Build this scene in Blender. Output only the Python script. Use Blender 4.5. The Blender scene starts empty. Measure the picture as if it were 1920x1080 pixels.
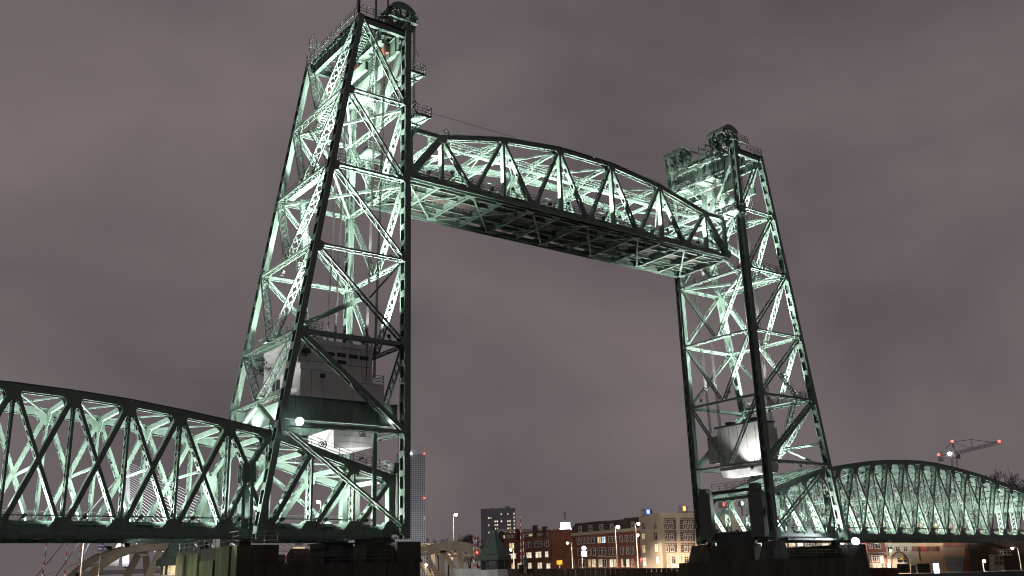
import bpy, math, random
from mathutils import Vector, Matrix
V = Vector
random.seed(7)
S = bpy.context.scene
COL = S.collection

# ------------------------------------------------------------------ camera
CP = V((-55.1465, -93.0489, -5.1664)); YAW, PIT, ROL, FPX = 0.6502, 0.2973, -0.031, 1808.689
FW = V((math.sin(YAW)*math.cos(PIT), math.cos(YAW)*math.cos(PIT), math.sin(PIT)))
_rt = V((math.cos(YAW), -math.sin(YAW), 0)); _up = _rt.cross(FW)
RT = _rt*math.cos(ROL)+_up*math.sin(ROL); UP = -_rt*math.sin(ROL)+_up*math.cos(ROL)
cd = bpy.data.cameras.new('camera'); cam = bpy.data.objects.new('camera', cd); COL.objects.link(cam)
cd.sensor_width = 36.0; cd.lens = FPX/1920*36.0; cd.clip_start = 0.5; cd.clip_end = 9000
cam.matrix_world = Matrix(((RT.x, UP.x, -FW.x, CP.x), (RT.y, UP.y, -FW.y, CP.y), (RT.z, UP.z, -FW.z, CP.z), (0, 0, 0, 1)))
S.camera = cam

# ------------------------------------------------------------------ sky: overcast night lit by the city
w = bpy.data.worlds.new('World'); S.world = w; w.use_nodes = True
nt = w.node_tree; nt.nodes.clear()
def N(t, ty, **k):
    n = t.nodes.new(ty)
    for a, b in k.items():
        if a in n.inputs.keys(): n.inputs[a].default_value = b
        else: setattr(n, a, b)
    return n
tc = N(nt, 'ShaderNodeTexCoord'); mp = N(nt, 'ShaderNodeMapping'); mp.inputs['Scale'].default_value = (1, 1, 1.5)
mp.inputs['Rotation'].default_value = (0.1, 0.25, 0.4)
no = N(nt, 'ShaderNodeTexNoise', Scale=2.6, Detail=5.0, Roughness=0.5, Distortion=0.25)
cr = N(nt, 'ShaderNodeValToRGB')
cr.color_ramp.elements[0].position = 0.30; cr.color_ramp.elements[0].color = (0.100, 0.085, 0.089, 1)
cr.color_ramp.elements[1].position = 0.72; cr.color_ramp.elements[1].color = (0.204, 0.168, 0.174, 1)
bg = N(nt, 'ShaderNodeBackground', Strength=0.98)
sky = N(nt, 'ShaderNodeTexSky'); sky.sky_type = 'NISHITA'; sky.sun_disc = False
sky.sun_elevation = math.radians(-6); sky.sun_rotation = math.radians(240)
bg2 = N(nt, 'ShaderNodeBackground', Strength=0.05)
ad = N(nt, 'ShaderNodeAddShader'); out = N(nt, 'ShaderNodeOutputWorld')
L_ = nt.links.new
L_(tc.outputs['Generated'], mp.inputs['Vector']); L_(mp.outputs['Vector'], no.inputs['Vector']); L_(no.outputs['Fac'], cr.inputs['Fac'])
L_(cr.outputs['Color'], bg.inputs['Color']); L_(sky.outputs['Color'], bg2.inputs['Color'])
L_(bg.outputs[0], ad.inputs[0]); L_(bg2.outputs[0], ad.inputs[1]); L_(ad.outputs[0], out.inputs[0])
S.view_settings.view_transform = 'Standard'; S.view_settings.look = 'None'; S.view_settings.gamma = 1; S.view_settings.exposure = 0.0
S.view_settings.use_curve_mapping = False
S.render.engine = 'CYCLES'; S.cycles.use_denoising = True; S.cycles.max_bounces = 5
S.cycles.sample_clamp_indirect = 3; S.cycles.sample_clamp_direct = 30
S.cycles.use_adaptive_sampling = False; S.cycles.pixel_filter_type = 'BLACKMAN_HARRIS'; S.cycles.filter_width = 1.05

# ------------------------------------------------------------------ materials
def mat(name, col, rough=0.6, metal=0.0, var=0.25, scale=1.5, stain=None, stain_at=0.62, bump=0.0, bscale=20, streak=1.0, emit=None, estr=0.0):
    m = bpy.data.materials.new(name); m.use_nodes = True; t = m.node_tree; b = t.nodes['Principled BSDF']
    b.inputs['Roughness'].default_value = rough; b.inputs['Metallic'].default_value = metal
    geo = N(t, 'ShaderNodeNewGeometry'); mpp = N(t, 'ShaderNodeMapping'); mpp.inputs['Scale'].default_value = (1, 1, 1/streak)
    t.links.new(geo.outputs['Position'], mpp.inputs['Vector'])
    n1 = N(t, 'ShaderNodeTexNoise', Scale=scale, Detail=5.0, Roughness=0.6); t.links.new(mpp.outputs['Vector'], n1.inputs['Vector'])
    r = N(t, 'ShaderNodeValToRGB'); r.color_ramp.elements[0].position = 0.3; r.color_ramp.elements[1].position = 0.7
    r.color_ramp.elements[0].color = tuple(c*(1-var) for c in col)+(1,); r.color_ramp.elements[1].color = tuple(min(1, c*(1+var)) for c in col)+(1,)
    t.links.new(n1.outputs['Fac'], r.inputs['Fac']); last = r.outputs['Color']
    if stain:
        n2 = N(t, 'ShaderNodeTexNoise', Scale=scale*2.7, Detail=6.0, Roughness=0.7); t.links.new(mpp.outputs['Vector'], n2.inputs['Vector'])
        r2 = N(t, 'ShaderNodeValToRGB'); r2.color_ramp.elements[0].position = stain_at; r2.color_ramp.elements[1].position = stain_at+0.12
        mx = N(t, 'ShaderNodeMixRGB'); mx.inputs['Color2'].default_value = tuple(stain)+(1,)
        t.links.new(n2.outputs['Fac'], r2.inputs['Fac']); t.links.new(r2.outputs['Color'], mx.inputs['Fac']); t.links.new(last, mx.inputs['Color1']); last = mx.outputs['Color']
    t.links.new(last, b.inputs['Base Color'])
    if bump:
        n3 = N(t, 'ShaderNodeTexNoise', Scale=bscale, Detail=4.0); t.links.new(geo.outputs['Position'], n3.inputs['Vector'])
        bp = N(t, 'ShaderNodeBump', Strength=bump, Distance=0.05); t.links.new(n3.outputs['Fac'], bp.inputs['Height']); t.links.new(bp.outputs['Normal'], b.inputs['Normal'])
    if emit:
        b.inputs['Emission Color'].default_value = tuple(emit)+(1,)
        ne = N(t, 'ShaderNodeTexNoise', Scale=0.9, Detail=3.0, Roughness=0.7); t.links.new(geo.outputs['Position'], ne.inputs['Vector']); me_ = N(t, 'ShaderNodeMapRange'); me_.inputs['From Min'].default_value = 0.3; me_.inputs['From Max'].default_value = 0.7; me_.inputs['To Min'].default_value = estr*0.25; me_.inputs['To Max'].default_value = estr*1.6; t.links.new(ne.outputs['Fac'], me_.inputs['Value']); t.links.new(me_.outputs['Result'], b.inputs['Emission Strength'])
    return m
M = {}
M['steel'] = mat('green_bridge_paint', (0.116, 0.169, 0.139), 0.42, 0.0, 0.22, 0.9, stain=(0.075, 0.058, 0.038), stain_at=0.62, streak=2.5)
M['steel2'] = mat('green_machine_paint', (0.085, 0.13, 0.105), 0.5, 0.0, 0.25, 1.5, stain=(0.05, 0.05, 0.04))
M['dark'] = mat('dark_oily_steel', (0.035, 0.042, 0.038), 0.55, 0.0, 0.3, 3)
M['rope'] = mat('wire_rope', (0.06, 0.06, 0.055), 0.5, 0.6, 0.3, 8)
M['red'] = mat('red_lead_primer', (0.30, 0.10, 0.06), 0.6)
M['conc'] = mat('pale_concrete', (0.46, 0.45, 0.44), 0.85, 0, 0.18, 0.7, stain=(0.30, 0.29, 0.28), stain_at=0.6, bump=0.25, streak=4)
M['slot'] = mat('dark_slot', (0.03, 0.035, 0.05), 0.7)
M['timber'] = mat('old_tie_timber', (0.055, 0.045, 0.038), 0.85, 0, 0.4, 4, bump=0.4)
M['rail'] = mat('rail_steel', (0.16, 0.13, 0.11), 0.4, 0.7)
M['moss'] = mat('algae_covered_stone', (0.082, 0.105, 0.042), 0.9, 0, 0.6, 0.9, stain=(0.20, 0.20, 0.16), stain_at=0.56, bump=0.6, bscale=6, streak=9)
M['stone'] = mat('black_wet_stone', (0.060, 0.056, 0.045), 0.85, 0, 0.45, 0.6, stain=(0.012, 0.011, 0.01), bump=0.6, bscale=5, streak=4)
M['wall'] = mat('dark_quay_planking', (0.05, 0.035, 0.028), 0.85, 0, 0.4, 0.8, bump=0.5, bscale=5, streak=5)
M['water'] = mat('harbour_water', (0.012, 0.015, 0.016), 0.12, 0, 0.2, 0.2, bump=0.5, bscale=0.8)
M['ground'] = mat('street_asphalt', (0.05, 0.048, 0.046), 0.9, 0, 0.3, 0.3, bump=0.2)
M['brick'] = mat('red_brick', (0.20, 0.075, 0.050), 0.85, 0, 0.25, 0.5, stain=(0.13, 0.055, 0.04), bump=0.3, bscale=8)
M['brick2'] = mat('brown_brick', (0.15, 0.062, 0.048), 0.85, 0, 0.25, 0.5, stain=(0.10, 0.05, 0.04), bump=0.3, bscale=8)
M['brickdk'] = mat('sooty_brick', (0.075, 0.04, 0.032), 0.85, 0, 0.3, 0.5, bump=0.3, bscale=8)
M['rooftile'] = mat('dark_roof_tile', (0.05, 0.038, 0.036), 0.8, 0, 0.3, 1.5)
M['cream'] = mat('cream_stone', (0.42, 0.35, 0.27), 0.85, 0, 0.12, 0.4, stain=(0.33, 0.27, 0.21))
M['peach'] = mat('peach_render', (0.50, 0.30, 0.19), 0.85, 0, 0.12, 0.4)
M['white'] = mat('white_frame_paint', (0.60, 0.57, 0.54), 0.6, 0, 0.1, 3)
M['glassd'] = mat('dark_window_glass', (0.025, 0.025, 0.03), 0.12, 0, 0.3, 0.5)
M['glassw'] = mat('warm_lit_window', (0.3, 0.25, 0.18), 0.4, emit=(1.0, 0.78, 0.46), estr=0.7, var=0.5, scale=0.8)
M['glassb'] = mat('bright_lit_window', (0.4, 0.36, 0.3), 0.4, emit=(1.0, 0.88, 0.64), estr=0.95, var=0.5, scale=0.8)
M['glassc'] = mat('blue_lit_window', (0.2, 0.25, 0.35), 0.4, emit=(0.55, 0.75, 1.0), estr=1.5)
M['tower'] = mat('grey_tower_cladding', (0.66, 0.67, 0.70), 0.6, 0, 0.08, 0.02, emit=None)
M['towerdk'] = mat('slate_tower_cladding', (0.46, 0.47, 0.55), 0.7, 0, 0.15, 0.05)
M['towerglass'] = mat('grey_tower_glazing', (0.16, 0.165, 0.19), 0.5, 0, 0.2, 0.03)
M['pillar'] = mat('grey_green_pillar_paint', (0.10, 0.118, 0.10), 0.7, 0, 0.2, 0.8, stain=(0.09, 0.09, 0.08))
M['house'] = mat('light_grey_panel_paint', (0.62, 0.60, 0.60), 0.8, 0, 0.10, 0.6, stain=(0.46, 0.44, 0.44), stain_at=0.6, streak=3)
M['beige'] = mat('beige_bridge_paint', (0.42, 0.345, 0.265), 0.6, 0, 0.14, 0.5, stain=(0.32, 0.24, 0.16), streak=3)
M['copper'] = mat('green_slate_roof', (0.050, 0.068, 0.058), 0.75, 0, 0.3, 2, bump=0.3, bscale=6)
M['bark'] = mat('bare_branch_bark', (0.055, 0.043, 0.040), 0.9, 0, 0.3, 2)
M['pole'] = mat('pale_lamp_pole', (0.42, 0.38, 0.35), 0.5, 0.2, 0.1)
M['black'] = mat('black_enamel', (0.02, 0.02, 0.02), 0.5)
M['redp'] = mat('barrier_red', (0.50, 0.05, 0.035), 0.5)
M['whitep'] = mat('barrier_white', (0.75, 0.72, 0.70), 0.5)
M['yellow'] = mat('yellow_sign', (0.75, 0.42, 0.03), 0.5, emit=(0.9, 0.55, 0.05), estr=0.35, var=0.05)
M['blue'] = mat('blue_sign', (0.06, 0.08, 0.22), 0.5, var=0.4, scale=5)
M['steelgrey'] = mat('grey_crane_steel', (0.26, 0.26, 0.28), 0.6)
M['olive'] = mat('olive_container', (0.13, 0.13, 0.105), 0.7, 0, 0.25, 0.8, stain=(0.06, 0.06, 0.05))
def glow(name, c, s):
    m = bpy.data.materials.new(name); m.use_nodes = True; t = m.node_tree; t.nodes.clear()
    e = N(t, 'ShaderNodeEmission', Strength=s); e.inputs['Color'].default_value = tuple(c)+(1,); o = N(t, 'ShaderNodeOutputMaterial'); t.links.new(e.outputs[0], o.inputs[0]); return m
M['lens'] = glow('floodlight_lens', (0.88, 0.96, 1.0), 26)
M['lensbig'] = glow('harbour_floodlight_lens', (0.80, 0.92, 1.0), 120)
M['lamp'] = glow('sodium_lamp_glass', (1.0, 0.80, 0.58), 40)
M['redlamp'] = glow('red_lamp_glass', (1.0, 0.05, 0.04), 9)
M['bluelamp'] = glow('blue_lamp_glass', (0.12, 0.16, 1.0), 6)
M['orangelamp'] = glow('orange_lamp_glass', (1.0, 0.30, 0.06), 4)
M['signlit'] = glow('lit_white_sign', (0.72, 0.86, 1.0), 5)
M['cable_lit'] = mat('floodlit_white_cable', (0.7, 0.7, 0.72), 0.5, emit=None)

# ------------------------------------------------------------------ mesh helpers
class MB:
    def __init__(s): s.v = []; s.f = []; s.mi = []; s.m = 0
    def add(s, vs, fs):
        b = len(s.v); s.v += [tuple(x) for x in vs]
        for f in fs: s.f.append(tuple(b+i for i in f)); s.mi.append(s.m)
        return s
    def bar(s, p, q, wt, wd, n=(0, 1, 0)):
        """box from p to q, size wd along n (made square to the axis) and wt across"""
        p, q = V(p), V(q); a = (q-p)
        if a.length < 1e-6: return s
        a.normalize(); d = V(n); d = d-a*d.dot(a)
        if d.length < 1e-4: d = V((1, 0, 0.01)); d = d-a*d.dot(a)
        d.normalize(); t = a.cross(d); t *= wt/2; d *= wd/2
        vs = [p-t-d, p+t-d, p+t+d, p-t+d, q-t-d, q+t-d, q+t+d, q-t+d]
        return s.add(vs, [(0, 1, 2, 3), (4, 7, 6, 5), (0, 4, 5, 1), (1, 5, 6, 2), (2, 6, 7, 3), (3, 7, 4, 0)])
    def box(s, x0, x1, y0, y1, z0, z1):
        vs = [(x0, y0, z0), (x1, y0, z0), (x1, y1, z0), (x0, y1, z0), (x0, y0, z1), (x1, y0, z1), (x1, y1, z1), (x0, y1, z1)]
        return s.add(vs, [(0, 3, 2, 1), (4, 5, 6, 7), (0, 1, 5, 4), (1, 2, 6, 5), (2, 3, 7, 6), (3, 0, 4, 7)])
    def prism(s, pts, d):
        """polygon pts extruded by vector d"""
        n = len(pts); d = V(d); vs = [V(p) for p in pts]+[V(p)+d for p in pts]
        fs = [tuple(range(n))[::-1], tuple(range(n, 2*n))]+[(i, (i+1) % n, n+(i+1) % n, n+i) for i in range(n)]
        return s.add(vs, fs)
    def tube(s, p, q, r, n=6, r2=None):
        p, q = V(p), V(q); a = (q-p)
        if a.length < 1e-6: return s
        a.normalize(); u = a.orthogonal().normalized(); w_ = a.cross(u); r2 = r if r2 is None else r2
        vs = [p+(u*math.cos(k*2*math.pi/n)+w_*math.sin(k*2*math.pi/n))*r for k in range(n)]+[q+(u*math.cos(k*2*math.pi/n)+w_*math.sin(k*2*math.pi/n))*r2 for k in range(n)]
        return s.add(vs, [tuple(range(n))[::-1], tuple(range(n, 2*n))]+[(k, (k+1) % n, n+(k+1) % n, n+k) for k in range(n)])
    def ring(s, c, ax, r0, r1, wd, n=28, a0=0, a1=2*math.pi, u=None):
        """flat ring/arc, axis ax, radii r0<r1, width wd along axis"""
        c = V(c); ax = V(ax).normalized(); u = V(u) if u else ax.orthogonal(); u = (u-ax*u.dot(ax)).normalized(); w_ = ax.cross(u)
        full = abs(a1-a0) > 6.28; k = n if full else n+1; vs = []
        for i in range(k):
            t = a0+(a1-a0)*i/n; e = u*math.cos(t)+w_*math.sin(t)
            vs += [c+e*r0-ax*wd/2, c+e*r1-ax*wd/2, c+e*r1+ax*wd/2, c+e*r0+ax*wd/2]
        fs = []
        for i in range(n):
            a = 4*i; b = 4*((i+1) % k)
            for j in range(4): fs.append((a+j, a+(j+1) % 4, b+(j+1) % 4, b+j))
        if not full: fs += [(0, 3, 2, 1), (4*(k-1), 4*(k-1)+1, 4*(k-1)+2, 4*(k-1)+3)]
        return s.add(vs, fs)
    def sphere(s, c, r, n=8, m=5):
        c = V(c); vs = []
        for i in range(1, m):
            for j in range(n): vs.append(c+V((math.sin(math.pi*i/m)*math.cos(2*math.pi*j/n), math.sin(math.pi*i/m)*math.sin(2*math.pi*j/n), math.cos(math.pi*i/m)))*r)
        top = len(vs); vs += [c+V((0, 0, r)), c-V((0, 0, r))]; fs = []
        for i in range(m-2):
            for j in range(n): fs.append((i*n+j, i*n+(j+1) % n, (i+1)*n+(j+1) % n, (i+1)*n+j))
        for j in range(n): fs += [(top, (j+1) % n, j), (top+1, (m-2)*n+j, (m-2)*n+(j+1) % n)]
        return s.add(vs, fs)
    def build(s, name, m, parent=None, kind=None):
        me = bpy.data.meshes.new(name); me.from_pydata(s.v, [], s.f)
        ms = m if isinstance(m, (list, tuple)) else [m]
        for x in ms: me.materials.append(M[x] if isinstance(x, str) else x)
        if len(ms) > 1: me.polygons.foreach_set('material_index', s.mi)
        me.update(); o = bpy.data.objects.new(name, me); COL.objects.link(o)
        if parent: o.parent = parent; o.matrix_parent_inverse = Matrix.Translation(-PLOC.get(parent.name, V((0, 0, 0))))
        if kind: o['kind'] = kind
        return o
PLOC = {}
def thing(name, label, cat, loc=(0, 0, 0), group=None):
    o = bpy.data.objects.new(name, None); COL.objects.link(o); o.location = loc; o.empty_display_size = 0.5
    o['label'] = label; o['category'] = cat
    if group: o['group'] = group
    PLOC[o.name] = V(loc); return o
def tag(o, label, cat, group=None):
    o['label'] = label; o['category'] = cat
    if group: o['group'] = group
    return o
def struct(o): o['kind'] = 'structure'; return o
def instance(me, name, parent, loc, base=V((0, 0, 0))):
    o = bpy.data.objects.new(name, me); COL.objects.link(o); o.parent = parent
    o.matrix_parent_inverse = Matrix.Translation(-PLOC.get(parent.name, V((0, 0, 0)))); o.location = loc; return o

def lattice(name, parent, p, q, n, pw, sep, style='X', pitch=None, m='steel', gap=(0.35, 0.35)):
    """built-up member: two channels parallel to the face with normal n, lacing bars between them"""
    p, q = V(p), V(q); a = q-p; L = a.length; a.normalize(); d = V(n); d = (d-a*d.dot(a)).normalized(); t = a.cross(d)
    b = MB()
    for s in (-1, 1):
        c = d*(s*sep/2); b.bar(p+c, q+c, pw, 0.04, d)
        for e in (-1, 1):
            o_ = c-d*(s*0.06)+t*(e*(pw/2-0.016)); b.bar(p+o_, q+o_, 0.032, 0.085, d)
    o = b.build(name, m, parent)
    l = MB(); pitch = pitch or sep*1.0; k = max(2, int(round((L-gap[0]-gap[1])/pitch)))
    for e in (-1, 1):
        off = t*(e*(pw/2+0.012))
        for i in range(k):
            A = p+a*(gap[0]+(L-gap[0]-gap[1])*i/k)+off; B = p+a*(gap[0]+(L-gap[0]-gap[1])*(i+1)/k)+off
            c = d*(sep/2-0.07)
            if style == 'X':
                l.bar(A-c, B+c, 0.072, 0.018, t); l.bar(A+c+t*(e*0.02), B-c+t*(e*0.02), 0.072, 0.018, t)
            elif style == 'Z':
                s = 1 if i % 2 else -1; l.bar(A-c*s, B+c*s, 0.08, 0.018, t)
            elif style == 'S':
                l.bar(A-c, A+c, 0.02, 0.02, t) if i else l.bar(p+a*gap[0]+off, q-a*gap[1]+off, sep-0.06, 0.02, t)
            elif style == 'P':
                l.bar((A+B)/2-c, (A+B)/2+c, pitch*0.80, 0.02, t)
            else:
                l.bar(A-c, A+c, pitch*0.42, 0.02, t)
                if style == 'N': l.bar(A-c, B+c, 0.07, 0.018, t)
        for A in (p+a*gap[0]*0.55, q-a*gap[1]*0.55):
            l.bar(A+off-d*(sep/2), A+off+d*(sep/2), gap[0]*0.8, 0.02, t)
    l2 = l.build('cover_plates' if style in 'SP' else 'lacing', m, o if parent is None or parent.parent is None else parent, 'stuff')
    return o
def railing(parent, pts, h=1.1, m='steel', step=1.6, name='railing', r=0.028):
    b = MB()
    for p, q in zip(pts[:-1], pts[1:]):
        p, q = V(p), V(q); L = (q-p).length; k = max(1, int(L/step+0.5))
        for z in (h, h*0.66, h*0.33): b.bar(p+V((0, 0, z)), q+V((0, 0, z)), r*1.7, r*1.7, (0, 0, 1))
        for i in range(k+1):
            c = p.lerp(q, i/k); b.bar(c, c+V((0, 0, h)), r*1.9, r*1.9, (1, 0, 0))
    return b.build(name, m, parent)
def gusset(parent, pts, n, off, th=0.03, m='steel', name='gusset_plate'):
    b = MB(); n = V(n); b.prism([V(p)+n*off for p in pts], n*th); return b.build(name, m, parent)
FL = bpy.data.meshes.new('floodlight_housing')
_b = MB(); _b.box(-0.20, 0.20, -0.14, 0.14, -0.30, -0.08)
for _r in ((-0.23, -0.20, -0.17, 0.17), (0.20, 0.23, -0.17, 0.17), (-0.20, 0.20, -0.17, -0.14), (-0.20, 0.20, 0.14, 0.17)): _b.box(*_r, -0.12, 0.08)
_b.box(-0.26, -0.235, -0.03, 0.03, -0.55, -0.1); _b.box(0.235, 0.26, -0.03, 0.03, -0.55, -0.1); _b.box(-0.26, 0.26, -0.05, 0.05, -0.60, -0.55)
FL.from_pydata(_b.v, [], _b.f); FL.materials.append(M['dark'])
FLL = bpy.data.meshes.new('lens'); _b = MB(); _b.box(-0.19, 0.19, -0.13, 0.13, -0.078, -0.06); FLL.from_pydata(_b.v, [], _b.f); FLL.materials.append(M['lens'])
def flood(parent, loc, target, power, deg=120, col=(0.97, 1.0, 0.95), soft=0.25, blend=0.6):
    loc, target = V(loc), V(target); d = (target-loc).normalized(); R = d.to_track_quat('Z', 'Y').to_matrix().to_4x4()
    o = instance(FL, 'floodlight', parent, (0, 0, 0)); o.matrix_basis = Matrix.Translation(loc)@R
    l = bpy.data.objects.new('lens', FLL); COL.objects.link(l); l.parent = o
    ld = bpy.data.lights.new('floodlight_beam', 'SPOT'); ld.energy = power; ld.color = col; ld.spot_size = math.radians(deg); ld.spot_blend = blend; ld.shadow_soft_size = soft
    lo = bpy.data.objects.new('floodlight_beam', ld); COL.objects.link(lo); lo.parent = o
    lo.matrix_basis = Matrix.Translation((0, 0, 0.30))@Matrix.Rotation(math.pi, 4, 'X')
    return o

# ------------------------------------------------------------------ measures of the bridge
LSP, W, DT, DB, HT = 62.124, 14.315, 6.53, 16.72, 62.0
ZN = [62.0, 51.71, 41.56, 31.47, 21.31, 11.27, 0.0]
YN, YF, ZB = 2.03, 12.98, 43.42
def legx(z): return DB+(DT-DB)*z/HT
def ray(u, v): return FW+RT*((u-960)/FPX)-UP*((v-540)/FPX)
def pxY(u, v, Y): d = ray(u, v); return CP+d*((Y-CP.y)/d.y)
def pxX(u, v, X): d = ray(u, v); return CP+d*((X-CP.x)/d.x)
def pxZ(u, v, Z): d = ray(u, v); return CP+d*((Z-CP.z)/d.z)
def pxD(u, v, D): d = ray(u, v); return CP+d*(D/math.hypot(d.x, d.y))

# ================================================================== water and land
b = MB(); b.add([(-3000, -3000, -8.2), (3000, -3000, -8.2), (3000, 3000, -8.2), (-3000, 3000, -8.2)], [(0, 1, 2, 3)]); struct(b.build('water', 'water'))

# ================================================================== lift towers
def battens(parent, P0, P1, n, half, wd, hgt, pitch, th=0.03):
    """ladder of batten plates between P0 and P1 on the two sides across n"""
    P0, P1 = V(P0), V(P1); a = (P1-P0); L = a.length; a.normalize(); d = V(n).normalized(); t = a.cross(d).normalized()
    bb = MB(); bb.bar(-a*hgt/2, a*hgt/2, th, wd, d); me = bpy.data.meshes.new('batten'); me.from_pydata(bb.v, [], bb.f); me.materials.append(M['steel']); k = int(L/pitch)
    for i in range(k+1):
        for s in (-1, 1): instance(me, 'batten', parent, P0+a*(L*i/k)+t*(s*half))
def tower(side):
    left = side == 'L'
    def X(x, y, z): return V((x, y, z)) if left else V((LSP-x, y, z))
    T = thing('lift_tower', 'taller looking steel lift tower in front, its foot beside the mossy pier' if left else 'farther steel lift tower at the right end of the raised span', 'lift tower', X(-6, W/2, 0.0), 'lift towers of the bridge')
    sx = 1 if left else -1
    # --- columns and legs
    for y in (0, W):
        b = MB()
        for s in (-1, 1):
            b.bar(X(0, y+s*0.55, -0.2), X(0, y+s*0.55, 63.6), 0.78, 0.05, (0, 1, 0))
            for e in (-1, 1):
                b.bar(X(e*0.375, y+s*0.46, -0.2), X(e*0.375, y+s*0.46, 63.6), 0.035, 0.15, (0, 1, 0))
                b.bar(X(e*0.30, y+s*0.59, -0.2), X(e*0.30, y+s*0.59, 63.6), 0.16, 0.03, (0, 1, 0))
        b.bar(X(0, y, -0.2), X(0, y, 63.6), 0.03, 1.08, (0, 1, 0))
        c = b.build('column', 'steel', T); battens(c, X(0, y, 0.6), X(0, y, 62.5), (0, 1, 0), 0.40, 1.02, 0.72, 2.05)
        g = MB(); g.bar(X(0.52, y+(0.2 if y == 0 else -0.2), 2), X(0.52, y+(0.2 if y == 0 else -0.2), 61), 0.16, 0.22, (0, 1, 0)); g.build('guide_rail', 'dark', T)
        b = MB(); lx = lambda z: -legx(z)
        p, q = X(lx(0)-0.05, y, -0.2), X(lx(62.2), y, 62.2); a = (q-p).normalized(); t = a.cross(V((0, 1, 0))).normalized()
        for s in (-1, 1):
            o = V((0, s*0.52, 0)); b.bar(p+o, q+o, 0.64, 0.05, (0, 1, 0))
            for e in (-1, 1): b.bar(p+t*e*0.305+V((0, s*0.44, 0)), q+t*e*0.305+V((0, s*0.44, 0)), 0.035, 0.15, (0, 1, 0))
        b.bar(p, q, 0.03, 1.0, (0, 1, 0))
        c = b.build('leg', 'steel', T); battens(c, p+a*0.8, q-a*0.6, (0, 1, 0), 0.325, 0.98, 0.75, 2.1)
        # --- side face: horizontals, diagonals
        for i in range(1, 6):
            z = ZN[i]; lattice('strut', T, X(-legx(z)+0.3, y, z), X(-0.35, y, z), (0, 1, 0), 0.22 if i < 4 else 0.40, 0.92, 'Z', 1.15)
        for i in range(6):
            z0, z1 = ZN[i], ZN[i+1]
            if i == 5: z1 = 0.9
            lattice('diagonal', T, X(-legx(z0)+0.35, y, z0-0.25), X(-0.3, y, z1+0.25), (0, 1, 0), 0.22 if i != 4 else 0.55, 0.92, 'Z', 1.4)
        for i in range(1, 7):     # gusset plates on both cheeks
            z = ZN[i] if i < 6 else 0.5
            for s in (-1, 1):
                yy = y+s*0.60
                gusset(T, [X(0.2, yy, z-0.4), X(-0.45, yy, z-0.35), X(-0.85, yy, z-0.15), X(-0.85, yy, z+0.25), X(-0.6, yy, z+0.85), X(0.2, yy, z+1.0)], (0, s, 0), 0.0)
                if i < 6:
                    l = -legx(z); gusset(T, [X(l-0.2, yy, z+0.5), X(l+0.4, yy, z+0.35), X(l+0.85, yy, z+0.15), X(l+0.85, yy, z-0.25), X(l+0.6, yy, z-0.8), X(l+0.0, yy, z-0.95)], (0, s, 0), -0.045)
        b = MB(); b.bar(X(-DT-0.35, y, 61.75), X(0.2, y, 61.75), 1.05, 0.06, (0, 1, 0))
        for e in (-1, 1): b.bar(X(-DT-0.3, y, 61.75+e*0.5), X(0.2, y, 61.75+e*0.5), 0.05, 0.5, (0, 1, 0))
        b.build('head_girder', 'steel', T)
    # --- back face (between the raking legs) and front face (between the columns)
    back_n = V((-HT, 0, -(DB-DT))).normalized() if left else V((HT, 0, -(DB-DT))).normalized()
    for i in range(1, 6):
        z = ZN[i]; zb = z if i < 5 else 14.6
        lattice('strut', T, X(-legx(zb), 0.45, zb), X(-legx(zb), W-0.45, zb), back_n, 0.20, 0.84, 'Z', 0.9)
        lattice('strut', T, X(0, 0.5, z), X(0, W-0.5, z), (1, 0, 0), 0.22, 0.76, 'Z', 0.9)
    for i in range(5):
        z0 = ZN[i]-0.3; z1 = (ZN[i+1] if i < 4 else 14.6)+0.35
        for s in (-1, 1):
            ya = W/2+s*(W/2-0.5); lattice('diagonal', T, X(-legx(z0), ya, z0), X(-legx(z1), W/2+s*0.35, z1), back_n, 0.19, 0.92, 'X', 1.15)
            if i > 0: lattice('diagonal', T, X(0, ya, z0), X(0, W/2+s*0.35, ZN[i+1]+0.35), (1, 0, 0), 0.20, 0.76, 'X', 1.1)
    for s in (-1, 1):   # portal knees at the foot, top V with king post
        b = MB(); b.bar(X(-legx(14.2), W/2+s*0.4, 14.2), X(-legx(11.0), W/2+s*(W/2-0.6), 11.0), 0.3, 0.5, back_n); b.build('knee_brace', 'steel', T)
        b = MB(); b.bar(X(-0.1, W/2+s*0.5, ZN[1]+0.3), X(-0.1, W/2+s*(W/2-0.6), 60.6), 0.75, 0.55, (1, 0, 0)); b.build('top_brace', 'steel', T)
    b = MB(); b.bar(X(-0.1, W/2, ZN[1]-0.5), X(-0.1, W/2, 61.2), 0.72, 0.6, (1, 0, 0)); b.prism([X(0.25, W/2-0.9, 52.6), X(0.25, W/2, 51.0), X(0.25, W/2+0.9, 52.6)], X(-0.7, 0, 0)-X(0, 0, 0)); b.build('king_post', 'steel', T)
    # --- plan bracing at each level
    for i in (1, 2):
        z = ZN[i]-0.15; l = -legx(z)
        for (p, q) in ((X(l+0.3, 0.5, z), X(-0.3, W-0.5, z)), (X(l+0.3, W-0.5, z-0.26), X(-0.3, 0.5, z-0.26))):
            lattice('plan_brace', T, p, q, (0, 0, 1), 0.24, 0.30, 'Z', 1.5)
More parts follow.
